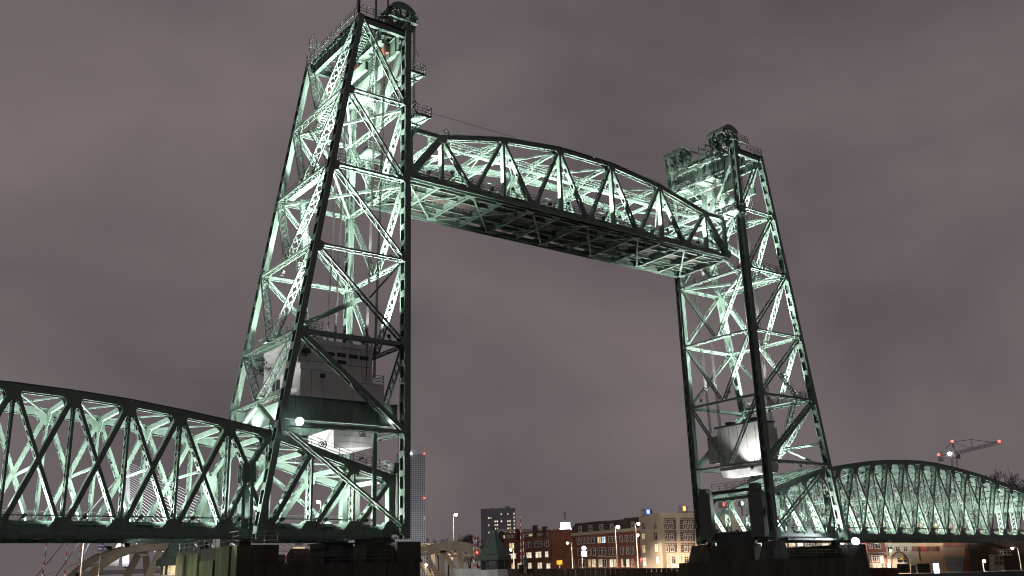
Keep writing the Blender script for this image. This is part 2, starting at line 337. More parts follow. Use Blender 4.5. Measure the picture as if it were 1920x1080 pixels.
    # --- walkways on the struts
    for (z, ya, yb, xa, xb, m_) in ((ZN[2]+0.3, -0.2, 0.9, -legx(ZN[2])+0.6, -0.6, 0), (ZN[4]+0.25, 0.2, 1.0, -legx(ZN[4])+0.3, -legx(ZN[4])+2.9, 0)):
        b = MB(); p0, p1 = X(xa, ya, z), X(xb, yb, z); b.box(min(p0.x, p1.x), max(p0.x, p1.x), ya, yb, z-0.06, z); b.build('walkway', 'steel', T)
        railing(T, [X(xa, ya, z), X(xb, ya, z)]); railing(T, [X(xa, yb, z), X(xb, yb, z)])
    for i, z in ((2, ZN[2]+0.3), (4, ZN[4]+0.3)):
        l = -legx(z); b = MB(); p0, p1 = X(l+0.4, 0, 0), X(l+1.4, 0, 0); b.box(min(p0.x, p1.x), max(p0.x, p1.x), 0.9, W-0.9, z-0.06, z); b.build('walkway', 'steel', T)
        railing(T, [X(l+0.4, 0.9, z), X(l+0.4, W-0.9, z)]); railing(T, [X(l+1.4, 0.9, z), X(l+1.4, W-0.9, z)])
    if not left:    # cross walkway in front, deep lattice with railing
        z = ZN[2]+0.35; b = MB(); b.box(LSP+0.3, LSP+1.2, 0.9, W-0.9, z-0.06, z); b.build('walkway', 'steel', T)
        railing(T, [(LSP+0.3, 0.9, z), (LSP+0.3, W-0.9, z)], 1.2, step=0.8)
    # --- stairs climbing inside the raking face
    fl = [(12.6, 51.7, 2.0, 61.6), (2.0, 41.9, 12.6, 51.7), (12.6, 41.9, 7.2, 31.6), (7.2, 31.6, 1.6, 21.6), (1.6, 21.6, 7.6, 12.2)]
    for k, (y0, z0, y1, z1) in enumerate(fl):
        inn = 1.5 if k % 2 else 2.3
        p, q = X(-legx(z0)+inn, y0, z0), X(-legx(z1)+inn, y1, z1); b = MB()
        ex = V((0.42, 0, 0))
        for s in (-1, 1):
            b.bar(p+ex*s, q+ex*s, 0.22, 0.05, (1, 0, 0))
            b.bar(p+ex*s+V((0, 0, 1.0)), q+ex*s+V((0, 0, 1.0)), 0.05, 0.05, (1, 0, 0)); b.bar(p+ex*s+V((0, 0, 0.5)), q+ex*s+V((0, 0, 0.5)), 0.04, 0.04, (1, 0, 0))
            for j in range(0, 9): c = p.lerp(q, j/8)+ex*s; b.bar(c, c+V((0, 0, 1.0)), 0.05, 0.05, (1, 0, 0))
        n = int(abs(z1-z0)/0.24)
        for j in range(n+1): c = p.lerp(q, j/n); b.bar(c-ex, c+ex, 0.24, 0.03, (0, 0, 1))
        b.build('stair_flight', 'steel', T)
    for (x0, x1) in ((-3.9, -3.4),):   # ladder in the top panel
        b = MB()
        for xx in (x0, x1): b.bar(X(xx-0.9, 0.9, 52.0), X(xx, 0.9, 61.5), 0.06, 0.06)
        for j in range(26): t = j/26; b.bar(X(x0-0.9+0.9*t, 0.9, 52+9.5*t), X(x1-0.9+0.9*t, 0.9, 52+9.5*t), 0.05, 0.05)
        b.build('ladder', 'steel', T)
    # --- head: cross girders, deck, machinery, sheaves
    for x, z0, z1 in ((-0.75, 59.4, 61.6), (-3.3, 60.1, 61.6), (-DT+0.2, 60.2, 61.7)):
        b = MB(); b.bar(X(x, 0.5, (z0+z1)/2), X(x, W-0.5, (z0+z1)/2), z1-z0, 0.06, (1, 0, 0))
        for zz in (z0, z1): b.bar(X(x, 0.5, zz), X(x, W-0.5, zz), 0.05, 0.5, (1, 0, 0))
        for j in range(9): yy = 1.2+j*(W-2.4)/8; b.bar(X(x, yy, z0), X(x, yy, z1), 0.12, 0.36, (1, 0, 0))
        b.build('cross_girder', 'steel', T)
    for x, z0, z1, ya, yb in ((-2.2, 56.2, 57.7, 1.0, W-1.0), (-5.2, 55.4, 56.6, 0.6, W-0.6)):
        b = MB(); b.bar(X(x, ya, (z0+z1)/2), X(x, yb, (z0+z1)/2), z1-z0, 0.35, (1, 0, 0)); b.build('equaliser_beam', 'steel', T)
    n = 0
    for j in range(11):      # deck slabs with gaps, laid between the girders
        y0 = 0.55+j*(W-1.1)/11; p0, p1 = X(-DT-0.1, 0, 0), X(-4.4, 0, 0); b = MB(); b.box(min(p0.x, p1.x), max(p0.x, p1.x), y0, y0+1.08, 62.28, 62.34); b.build('deck_plate', 'steel', T)
        if 3 <= j <= 7:
            p0, p1 = X(-4.3, 0, 0), X(0.3, 0, 0); b = MB(); b.box(min(p0.x, p1.x), max(p0.x, p1.x), y0, y0+1.05, 62.28, 62.34); b.build('deck_plate', 'steel', T)
    for j in range(7): y0 = 1.2+j*2.0; b = MB(); b.bar(X(-DT-0.2, y0, 62.1), X(0, y0, 62.1), 0.3, 0.12, (0, 1, 0)); b.build('joist', 'steel', T)
    railing(T, [X(-DT-0.3, -0.35, 62.35), X(-DT-0.3, W+0.3, 62.35)], 1.15, step=1.2); railing(T, [X(-DT-0.3, -0.35, 62.35), X(-3.0, -0.35, 62.35)], 1.15, step=0.9); railing(T, [X(-DT-0.3, W+0.35, 62.35), X(-3.0, W+0.35, 62.35)], 1.15)
    for yy in (4.3, W-4.3): railing(T, [X(-4.2, yy, 62.35), X(0.4, yy, 62.35)], 1.1)
    railing(T, [X(0.5, 4.3, 62.35), X(0.5, W-4.3, 62.35)], 1.1)
    for y0 in (1.0, 3.1, W-3.1, W-1.0):
        zc = 64.3; c = X(-0.25, y0, zc); b = MB()
        for (ra, rb, wd, dy) in ((1.62, 2.02, 0.62, 0), (1.62, 2.14, 0.05, 0.33), (1.62, 2.14, 0.05, -0.33), (0.0001, 0.42, 1.0, 0)): b.ring(c+V((0, dy, 0)), (0, 1, 0), ra, rb, wd, 30)
        for j in range(8):
            a = j*math.pi/4; e = V((math.cos(a), 0, math.sin(a))); b.bar(c+e*0.35, c+e*1.68, 0.2, 0.3)
        sh = b.build('sheave_wheel', 'steel2', T)
        h = MB(); u0 = V((sx, 0, 0))
        for k, (a0, a1) in enumerate(((0.15, 2.55),)):
            v_ = []
            h.ring(c, (0, -1 if left else 1, 0), 2.18, 2.24, 1.5, 18, a0, a1, u0); h.ring(c+V((0, -0.74 if y0 < W/2 else 0.74, 0)), (0, -1 if left else 1, 0), 1.2, 2.2, 0.04, 18, a0+0.5, a1, u0)
        h.build('hood', 'steel', sh)
        r = MB()
        for j in range(4):
            yy = y0-0.24+j*0.16
            r.ring(V((c.x, yy, zc)), (0, 1, 0), 2.03, 2.09, 0.06, 24)
            r.tube(X(-0.25+2.06, yy, zc), X(1.75, yy, 53.2), 0.035, 5); r.tube(X(-0.25-2.06, yy, zc), X(-3.4, yy, 17.3), 0.035, 5)
        r.build('hoist_rope', 'rope', T)
        r = MB()   # rope sockets and turnbuckles
        for j in range(4): yy = y0-0.36+j*0.24; r.tube(X(1.75, yy, 53.3), X(1.75, yy, 52.4), 0.07, 6); r.tube(X(1.75, yy, 52.4), X(1.75, yy, 51.0), 0.05, 6)
        r.bar(X(1.75, y0-0.5, 52.9), X(1.75, y0+0.5, 52.9), 0.25, 0.25, (0, 0, 1)); r.bar(X(1.75, y0-0.55, 51.7), X(1.75, y0+0.55, 51.7), 0.3, 0.3, (0, 0, 1)); r.build('rope_socket', 'dark', T)
        b = MB(); b.bar(X(-2.6, y0, 62.9), X(1.0, y0, 62.9), 0.9, 0.9, (0, 1, 0))
        b.prism([X(-1.1, y0-0.62, 62.4), X(0.6, y0-0.62, 62.4), X(0.05, y0-0.62, 64.7), X(-0.55, y0-0.62, 64.7)], (0, 0.16, 0)); b.prism([X(-1.1, y0+0.46, 62.4), X(0.6, y0+0.46, 62.4), X(0.05, y0+0.46, 64.7), X(-0.55, y0+0.46, 64.7)], (0, 0.16, 0)); b.build('bearing_pedestal', 'steel2', T)
    for (xa, ya, xb_, yb) in ((-2.9, -0.9, 1.2, -0.9), (-2.9, -0.9, -2.9, 4.2)): railing(T, [X(xa, ya, 63.3), X(xb_, yb, 63.3)], 1.2, step=0.8)
    b = MB(); b.bar(X(-2.9, -0.65, 63.25), X(1.2, -0.65, 63.25), 0.06, 0.5, (0, 1, 0)); b.build('platform', 'steel', T)
    for yy in (5.6, W/2, W-5.6):
        b = MB(); b.bar(X(0.3, yy, 62.3), X(0.3, yy, 65.0), 0.18, 0.18); b.bar(X(0.3, yy, 64.9), X(-3.5, yy, 64.9), 0.16, 0.16); b.bar(X(-3.5, yy, 64.9), X(-3.5, yy, 62.3), 0.16, 0.16); b.build('hoist_frame', 'steel2', T)
    b = MB()
    for j in range(24): yy = 2.6+j*0.4; b.tube(X(0.9, yy, 57.2), X(0.9, yy, 61.2), 0.02, 4)
    b.build('balance_cable', 'rope', T, 'stuff')
    b = MB(); b.bar(X(1.0, 2.2, 56.6), X(1.0, W-2.2, 56.6), 0.5, 0.4, (1, 0, 0)); b.bar(X(1.0, 2.2, 61.3), X(1.0, W-2.2, 61.3), 0.35, 0.3, (1, 0, 0)); b.build('equaliser_beam', 'steel', T)
    # drive shafts, gearboxes, cable drum between the sheaves
    b = MB(); b.tube(X(-1.9, 3.9, 63.2), X(-1.9, W-3.9, 63.2), 0.16, 8); b.build('drive_shaft', 'steel2', T)
    for yy, dx in ((5.2, 0.7), (W/2, 0.9), (W-5.2, 0.7)):
        b = MB(); p0, p1 = X(-2.9, 0, 0), X(-1.2, 0, 0); b.box(min(p0.x, p1.x), max(p0.x, p1.x), yy-dx, yy+dx, 62.4, 63.5); b.tube(X(-1.0, yy-dx, 63.0), X(-1.0, yy+dx, 63.0), 0.55, 12); b.build('gearbox', 'steel2', T)
    b = MB(); b.tube(X(-4.9, 5.0, 59.0), X(-4.9, 7.2, 59.0), 0.8, 14); b.build('cable_drum', 'dark', T)
    b = MB(); b.box(*sorted((X(-4.4, 0, 0).x, X(-3.2, 0, 0).x)), 6.6, 9.4, 57.8, 59.6); b.build('motor_box', 'red', T)
    b = MB(); b.box(*sorted((X(-1.5, 0, 0).x, X(-0.95, 0, 0).x)), 2.6, 3.6, 60.2, 61.0); b.build('motor_box', 'red', T)
    # --- hanging platforms on the front
    for (xa, xb, ya, yb, z) in ((0.6, 2.9, 2.2, 6.3, 57.3), (0.6, 2.9, W-6.3, W-2.2, 57.3), (0.6, 2.7, -1.7, 3.6, 50.35), (0.6, 2.7, W-3.6, W+1.0, 50.35), (-3.0, -1.0, 4.6, 7.0, 54.6), (-3.0, -1.0, 8.5, 11.5, 56.3)):
        if left and z == 57.3 and ya < 5: ya = 0.3; yb = 4.0; xb = 3.1
        x0, x1 = sorted((X(xa, 0, 0).x, X(xb, 0, 0).x)); b = MB(); b.box(x0, x1, ya, yb, z-0.10, z)
        for yy in (ya+0.1, (ya+yb)/2, yb-0.1): b.bar(X(xa-0.2, yy, z-0.2), X(xb, yy, z-0.2), 0.18, 0.1); b.bar(X(xa-0.2, yy, z-1.6), X(xb-0.4, yy, z-0.25), 0.1, 0.1)
        pl = b.build('platform', 'steel', T)
        railing(pl, [X(xa, ya, z), X(xb, ya, z), X(xb, yb, z), X(xa, yb, z)], 1.15, step=0.8)
        if z > 57 and ya < 5:
            for yy in (ya+0.2, yb-0.2): b = MB(); b.bar(X(xb-0.1, yy, z+1.1), X(0.5, yy, z+5.0), 0.05, 0.05); b.build('hanger_rod', 'dark', pl)
    if left:
        b = MB(); b.bar((-DT-0.3, -0.1, 62.3), (-DT-0.3, -0.1, 68), 0.35, 0.35); b.bar((-4.5, -0.25, 62.3), (-4.5, -0.25, 66.5), 0.2, 0.2); b.bar((-2.8, -0.25, 62.3), (-2.8, -0.25, 66.5), 0.16, 0.16); b.build('mast', 'steel2', T)
        railing(T, [(-7.9, 10.2, 62.4), (-7.9, 11.4, 62.4), (-6.9, 11.4, 62.4)], 2.0)
        b = MB(); b.bar((-12.6, 2.6, 22.2), (-4.2, 2.6, 26.9), 0.55, 0.35); b.build('loose_brace', 'steel', T)
        b = MB(); b.bar((-0.4, 0.6, 31.2), (-4.4, 0.6, 26.4), 0.22, 0.12); b.build('loose_brace', 'steel', T)
    # --- low girders carrying the counterweight buffers
    for y in (1.0, W-1.0):
        b = MB(); z0, z1 = (12.0, 14.45) if left else (8.6, 9.4)
        if left:
            b.bar(X(-legx(13)+0.2, y, (z0+z1)/2), X(-0.4, y, (z0+z1)/2), z1-z0, 0.05, (0, 1, 0))
            for zz in (z0, z1): b.bar(X(-legx(13)+0.2, y, zz), X(-0.4, y, zz), 0.06, 0.6, (0, 1, 0))
            for j in range(8): xx = -1.2-j*1.65; b.bar(X(xx, y-0.06, z0), X(xx, y-0.06, z1), 0.03, 0.05)
            b.build('plate_girder', 'steel', T)
    if left:
        for x in (-1.2, -13.2):
            b = MB(); b.bar(X(x, 1.1, 13.2), X(x, W-1.1, 13.2), 2.2, 0.3, (1, 0, 0)); b.build('plate_girder', 'steel', T)
    # --- floodlights
    P = 3.0 if left else 3.1
    for (x, y, z, tx, ty, tz, pw, deg) in (
        (-1.3, 1.5, 22.6, -5, 9, 45, 9000, 110), (-1.3, W-1.5, 22.6, -5, 5, 45, 9000, 110),
        (-12.2, 2.0, 22.0, -9, 9, 45, 12000, 115), (-12.2, W-2.0, 22.0, -9, 5, 45, 12000, 115),
        (-1.6, W/2, 23.0, -6, W/2, 45, 9000, 120),
        (-9.6, 1.4, 32.2, -7, 9, 52, 7000, 120), (-1.4, 1.2, 32.2, -4, 10, 52, 6000, 120), (-9.6, W-1.4, 32.2, -7, 5, 52, 6000, 120),
        (-8.2, 2.2, 42.6, -4, 8, 62, 6500, 125), (-8.2, W-2.2, 42.6, -4, 6, 62, 6500, 125), (-1.3, 2.5, 42.6, -3, 8, 62, 6500, 125), (-1.3, W-2.5, 42.6, -3, 8, 62, 5500, 125),
        (-6.4, 3.0, 52.4, -3.5, 7, 62, 3500, 140), (-6.4, W-3.0, 52.4, -3.5, 7, 62, 3500, 140), (-1.2, W/2, 53.0, -4, W/2, 62, 3000, 140),
        (-13.6, W/2-3, 11.6, -12, W/2, 24, 2500, 130), (-13.6, W/2+3, 11.6, -12, W/2, 24, 2500, 130)):
        flood(T, X(x, y, z), X(tx, ty, tz), pw*P, deg)
    if left:
        flood(T, (-1.0, 0.1, 12.4), (-2.6, 1.4, 13.4), 260, 110)
    return T
TL = tower('L'); TR = tower('R')

# ================================================================== lift span (raised)
def lift_span():
    T = thing('lift_span', 'raised lift span with arched top chord hanging between both towers', 'bridge span', (LSP/2, W/2, ZB))
    m = LSP/2; p = 9.848; xb = [m+(k-3)*p for k in range(7)]; xt = [m+(k-2.5)*p for k in range(6)]; zt = [49.88, 52.15, 53.26, 53.26, 52.15, 49.88]
    for y in (YN, YF):
        for k in range(6):
            b = MB(); A, B_ = (xb[k], y, ZB), (xb[k+1], y, ZB); A = V(A); B_ = V(B_)
            if k: A.x += 0.01
            for s in (-1, 1): b.bar(A+V((0, s*0.36, 0)), B_+V((0, s*0.36, 0)), 0.62, 0.06)
            b.bar(A+V((0, 0, 0.30)), B_+V((0, 0, 0.30)), 0.04, 0.84)
            for s in (-1, 1): b.bar(A+V((0, s*0.40, -0.30)), B_+V((0, s*0.40, -0.30)), 0.03, 0.12)
            b.build('bottom_chord', 'steel', T)
        for k in range(5):
            b = MB(); A, B_ = V((xt[k]-(0.5 if k == 0 else -0.01), y, zt[k])), V((xt[k+1]+(0.5 if k == 4 else 0), y, zt[k+1]))
            if k == 0: A.z -= 0.1
            if k == 4: B_.z -= 0.1
            for s in (-1, 1): b.bar(A+V((0, s*0.36, 0)), B_+V((0, s*0.36, 0)), 0.66, 0.06); b.bar(A+V((0, s*0.30, -0.31)), B_+V((0, s*0.30, -0.31)), 0.05, 0.24)
            b.bar(A+V((0, 0, 0.33)), B_+V((0, 0, 0.33)), 0.05, 1.1); c = b.build('top_chord', 'steel', T)
            l = MB(); n = 11
            for j in range(n):
                q0 = A.lerp(B_, (j+0.1)/n)+V((0, 0, -0.34)); q1 = A.lerp(B_, (j+0.9)/n)+V((0, 0, -0.34)); s = 1 if j % 2 else -1; l.bar(q0+V((0, s*0.25, 0)), q1-V((0, s*0.25, 0)), 0.09, 0.02, (0, 0, 1))
            l.build('lacing', 'steel', c, 'stuff')
        for k in range(6):
            end0, end1 = k == 0, k == 5
            lattice('diagonal', T, (xb[k]+0.25, y, ZB+0.3), (xt[k]-0.2, y, zt[k]-0.35), (0, 1, 0), 0.85 if end0 else 0.34, 0.68, 'S' if end0 else 'P', 2.2)
            lattice('diagonal', T, (xt[k]+0.2, y, zt[k]-0.35), (xb[k+1]-0.25, y, ZB+0.3), (0, 1, 0), 0.85 if end1 else 0.34, 0.68, 'P', 2.2)
            lattice('post', T, (xt[k], y, ZB+0.3), (xt[k], y, zt[k]-0.35), (0, 1, 0), 0.34, 0.66, 'S', 1.0)
            for s in (-1, 1):
                yy = y+s*0.40
                gusset(T, [(xt[k]-0.7, yy, zt[k]-0.1), (xt[k]+0.7, yy, zt[k]-0.1), (xt[k]+0.65, yy, zt[k]-0.5), (xt[k]+0.4, yy, zt[k]-0.85), (xt[k]-0.4, yy, zt[k]-0.85), (xt[k]-0.65, yy, zt[k]-0.5)], (0, s, 0), 0.0)
        for k in range(7):
            for s in (-1, 1):
                yy = y+s*0.40; x = xb[k]
                gusset(T, [(x-1.05, yy, ZB+0.1), (x-0.95, yy, ZB+0.55), (x-0.75, yy, ZB+1.25), (x-0.2, yy, ZB+0.95), (x+0.2, yy, ZB+0.95), (x+0.75, yy, ZB+1.25), (x+0.95, yy, ZB+0.55), (x+1.05, yy, ZB+0.1)] if 0 < k < 6 else ([(x-0.3, yy, ZB+0.1), (x-0.3, yy, ZB+0.9), (x+0.9, yy, ZB+1.3), (x+1.3, yy, ZB+0.1)] if k == 0 else [(x+0.3, yy, ZB+0.1), (x+0.3, yy, ZB+0.9), (x-0.9, yy, ZB+1.3), (x-1.3, yy, ZB+0.1)]), (0, s, 0), 0.0)
        # lifting frame at each end: stub of the top chord and end post with rounded corner
        for e, xe, xn in ((1, xb[0]+0.35, xt[0]), (-1, xb[6]-0.35, xt[5])):
            b = MB(); b.bar((xn, y, 49.95), (xe, y, 49.95), 0.55, 0.5); b.build('lifting_beam', 'steel', T)
            b = MB(); b.bar((xe, y, ZB+0.3), (xe, y, 49.7), 0.5, 0.5); pts = [(xe, y-0.25, 49.7)]
            for j in range(6): a = j*math.pi/10; pts.append((xe+e*(0.25+1.1*(1-math.cos(a))), y-0.25, 48.6+1.1*math.sin(a)))
            b.prism(pts, (0, 0.5, 0)); b.build('end_post', 'steel', T)
    # floor: floor beams, stringers, sleepers, rails, laterals
    for k in range(13):
        x = xb[0]+k*p/2; b = MB(); b.bar((x, YN+0.42, ZB+0.15), (x, YF-0.42, ZB+0.15), 0.9, 0.03, (1, 0, 0))
        for s in (-1, 1): b.bar((x, YN+0.42, ZB+0.15+s*0.45), (x, YF-0.42, ZB+0.15+s*0.45), 0.04, 0.34, (1, 0, 0))
        b.build('floor_beam', 'steel', T)
    ys = [YN+1.9, YN+3.7, YF-3.7, YF-1.9]
    for y in ys:
        for k in range(12):
            x0, x1 = xb[0]+k*p/2+0.03, xb[0]+(k+1)*p/2-0.03; b = MB(); b.bar((x0, y, ZB+0.28), (x1, y, ZB+0.28), 0.56, 0.02)
            for s in (-1, 1): b.bar((x0, y, ZB+0.28+s*0.28), (x1, y, ZB+0.28+s*0.28), 0.03, 0.26)
            b.build('stringer', 'steel', T)
    b = MB()
    for j in range(92):
        x = xb[0]+0.4+j*0.64
        for c in ((ys[0]+ys[1])/2, (ys[2]+ys[3])/2): b.bar((x, c-1.35, ZB+0.70), (x, c+1.35, ZB+0.70), 0.24, 0.24, (0, 0, 1))
    b.build('sleepers', 'timber', T, 'stuff')
    for c in ((ys[0]+ys[1])/2, (ys[2]+ys[3])/2):
        for s in (-1, 1): b = MB(); b.bar((xb[0], c+s*0.75, ZB+0.90), (xb[6], c+s*0.75, ZB+0.90), 0.16, 0.08); b.build('rail', 'rail', T)
    for k in range(6):     # plank decks beside and between the tracks
        for (ya, yb) in ((YN+0.5, ys[0]-0.55), (ys[1]+0.55, ys[2]-0.55), (ys[3]+0.55, YF-0.5)):
            b = MB(); b.box(xb[k]+0.04, xb[k+1]-0.04, ya, yb, ZB+0.62, ZB+0.68); b.build('deck_plank', 'timber', T)
    for k in range(6):     # bottom laterals, one X per panel, top laterals
        for (ya, yb, dz) in ((YN+0.35, YF-0.35, 0), (YF-0.35, YN+0.35, -0.035)):
            b = MB(); b.bar((xb[k]+0.1, ya, ZB-0.36+dz), (xb[k+1]-0.1, yb, ZB-0.36+dz), 0.22, 0.03, (0, 0, 1)); b.bar((xb[k]+0.1, ya, ZB-0.28+dz), (xb[k+1]-0.1, yb, ZB-0.28+dz), 0.03, 0.16, (0, 0, 1)); b.build('bottom_lateral', 'steel', T)
    for k in range(7):
        for y, s in ((YN, 1), (YF, -1)):
            b = MB(); b.prism([(xb[k]-0.9, y+s*0.3, ZB-0.345), (xb[k]+0.9, y+s*0.3, ZB-0.345), (xb[k]+0.4, y+s*1.3, ZB-0.345), (xb[k]-0.4, y+s*1.3, ZB-0.345)], (0, 0, 0.02)); b.build('lateral_plate', 'steel', T)
    for k in range(6):
        lattice('top_strut', T, (xt[k], YN+0.4, zt[k]-0.1), (xt[k], YF-0.4, zt[k]-0.1), (0, 0, 1), 0.3, 0.5, 'Z', 0.6)
        lattice('sway_strut', T, (xt[k], YN+0.4, zt[k]-2.3), (xt[k], YF-0.4, zt[k]-2.3), (0, 0, 1), 0.25, 0.35, 'Z', 0.6)
        for s in (0, 1):
            ya, yb = (YN+0.4, W/2+0.4) if s == 0 else (YF-0.4, W/2-0.4); b = MB(); b.bar((xt[k], ya, zt[k]-2.4), (xt[k], W/2, zt[k]-0.3), 0.20, 0.10, (1, 0, 0)); b.prism([(xt[k], ya, zt[k]-1.9), (xt[k], ya, zt[k]-0.4), (xt[k], ya+(1.1 if s == 0 else -1.1), zt[k]-0.4)], (0.06, 0, 0)); b.build('sway_brace', 'steel', T)
    for k in range(5):
        for (ya, yb, dz) in ((YN+0.3, YF-0.3, 0), (YF-0.3, YN+0.3, -0.2)):
            lattice('top_lateral', T, (xt[k]+0.2, ya, zt[k]-0.1+dz), (xt[k+1]-0.2, yb, zt[k+1]-0.1+dz), (0, 0, 1), 0.2, 0.26, 'Z', 0.8)
    # catwalks with railings, cable trays along the span
    for (y, z) in ((4.3, 50.0), (YF-1.2, ZB+4.9), (YN+1.3, ZB+1.3), (YF-1.0, ZB+1.3)):
        x0, x1 = (xt[0]-0.4, xt[5]+0.4) if z > ZB+2 else (xb[0]+0.8, xb[6]-0.8)
        b = MB(); hw = 0.4 if z < 49.9 else 0.22; b.box(x0, x1, y-hw, y+hw, z-0.05, z)
        b.bar((x0, y-hw, z-0.1), (x1, y-hw, z-0.1), 0.2, 0.05); b.bar((x0, y+hw, z-0.1), (x1, y+hw, z-0.1), 0.2, 0.05); wk = b.build('catwalk', 'steel', T)
        railing(wk, [(x0, y-hw, z), (x1, y-hw, z)], 1.1, r=0.03); railing(wk, [(x0, y+hw, z), (x1, y+hw, z)], 1.1, r=0.03)
    b = MB()
    for j in range(3): b.bar((xb[0]+0.5, YF-0.6, ZB+2.0+j*0.75), (xb[6]-0.5, YF-0.6, ZB+2.0+j*0.75), 0.07, 0.10)
    b.build('cable_tray', 'steel', T)
    for (xa, y) in ((xt[0], YN), (xt[0], YF), (xt[5], YN), (xt[5], YF)):     # rope guide sheaves on the corners
        b = MB(); b.ring((xa+(0.8 if xa < m else -0.8), y, zt[0]+1.0), (0, 1, 0), 0.36, 0.46, 0.12, 16); b.bar((xa, y, zt[0]+0.3), (xa+(0.8 if xa < m else -0.8), y, zt[0]+1.0), 0.1, 0.1); b.bar((xa+(1.6 if xa < m else -1.6), y, zt[0]+0.4), (xa+(0.8 if xa < m else -0.8), y, zt[0]+1.5), 0.1, 0.1); b.build('guide_sheave', 'steel2', T)
        b = MB(); xx = 2.0 if xa < m else LSP-2.0; b.tube((xx, y, 53.0), (xa+(12 if xa < m else -12), y, 53.2), 0.025, 5); b.build('haul_rope', 'rope', T)
    # machinery cabin parts seen between the trusses
    for x in (m,):
        b = MB(); b.box(x-1.0, x+1.0, 8.0, 9.6, ZB+0.95, ZB+2.4); b.build('switch_cabinet', 'steel2', T)
    for k in range(6):
        for y0_, y, ty in ((YN, YN+0.9, YN+2.2), (YF, YF-0.9, YF-2.2)):
            flood(T, (xt[k]-1.9, y0_, ZB+1.3), (xt[k]-0.5, y0_, ZB+9), 16000, 105, soft=0.12); flood(T, (xt[k]+2.2, y, ZB+2.6), (xt[k], ty, ZB+9), 13000, 120, soft=0.2)
    for k in range(1, 6):
        flood(T, (xb[k], W/2, ZB+1.6), (xb[k], W/2+0.01, ZB+9), 16000, 135, soft=0.2)
    return T
SP = lift_span()

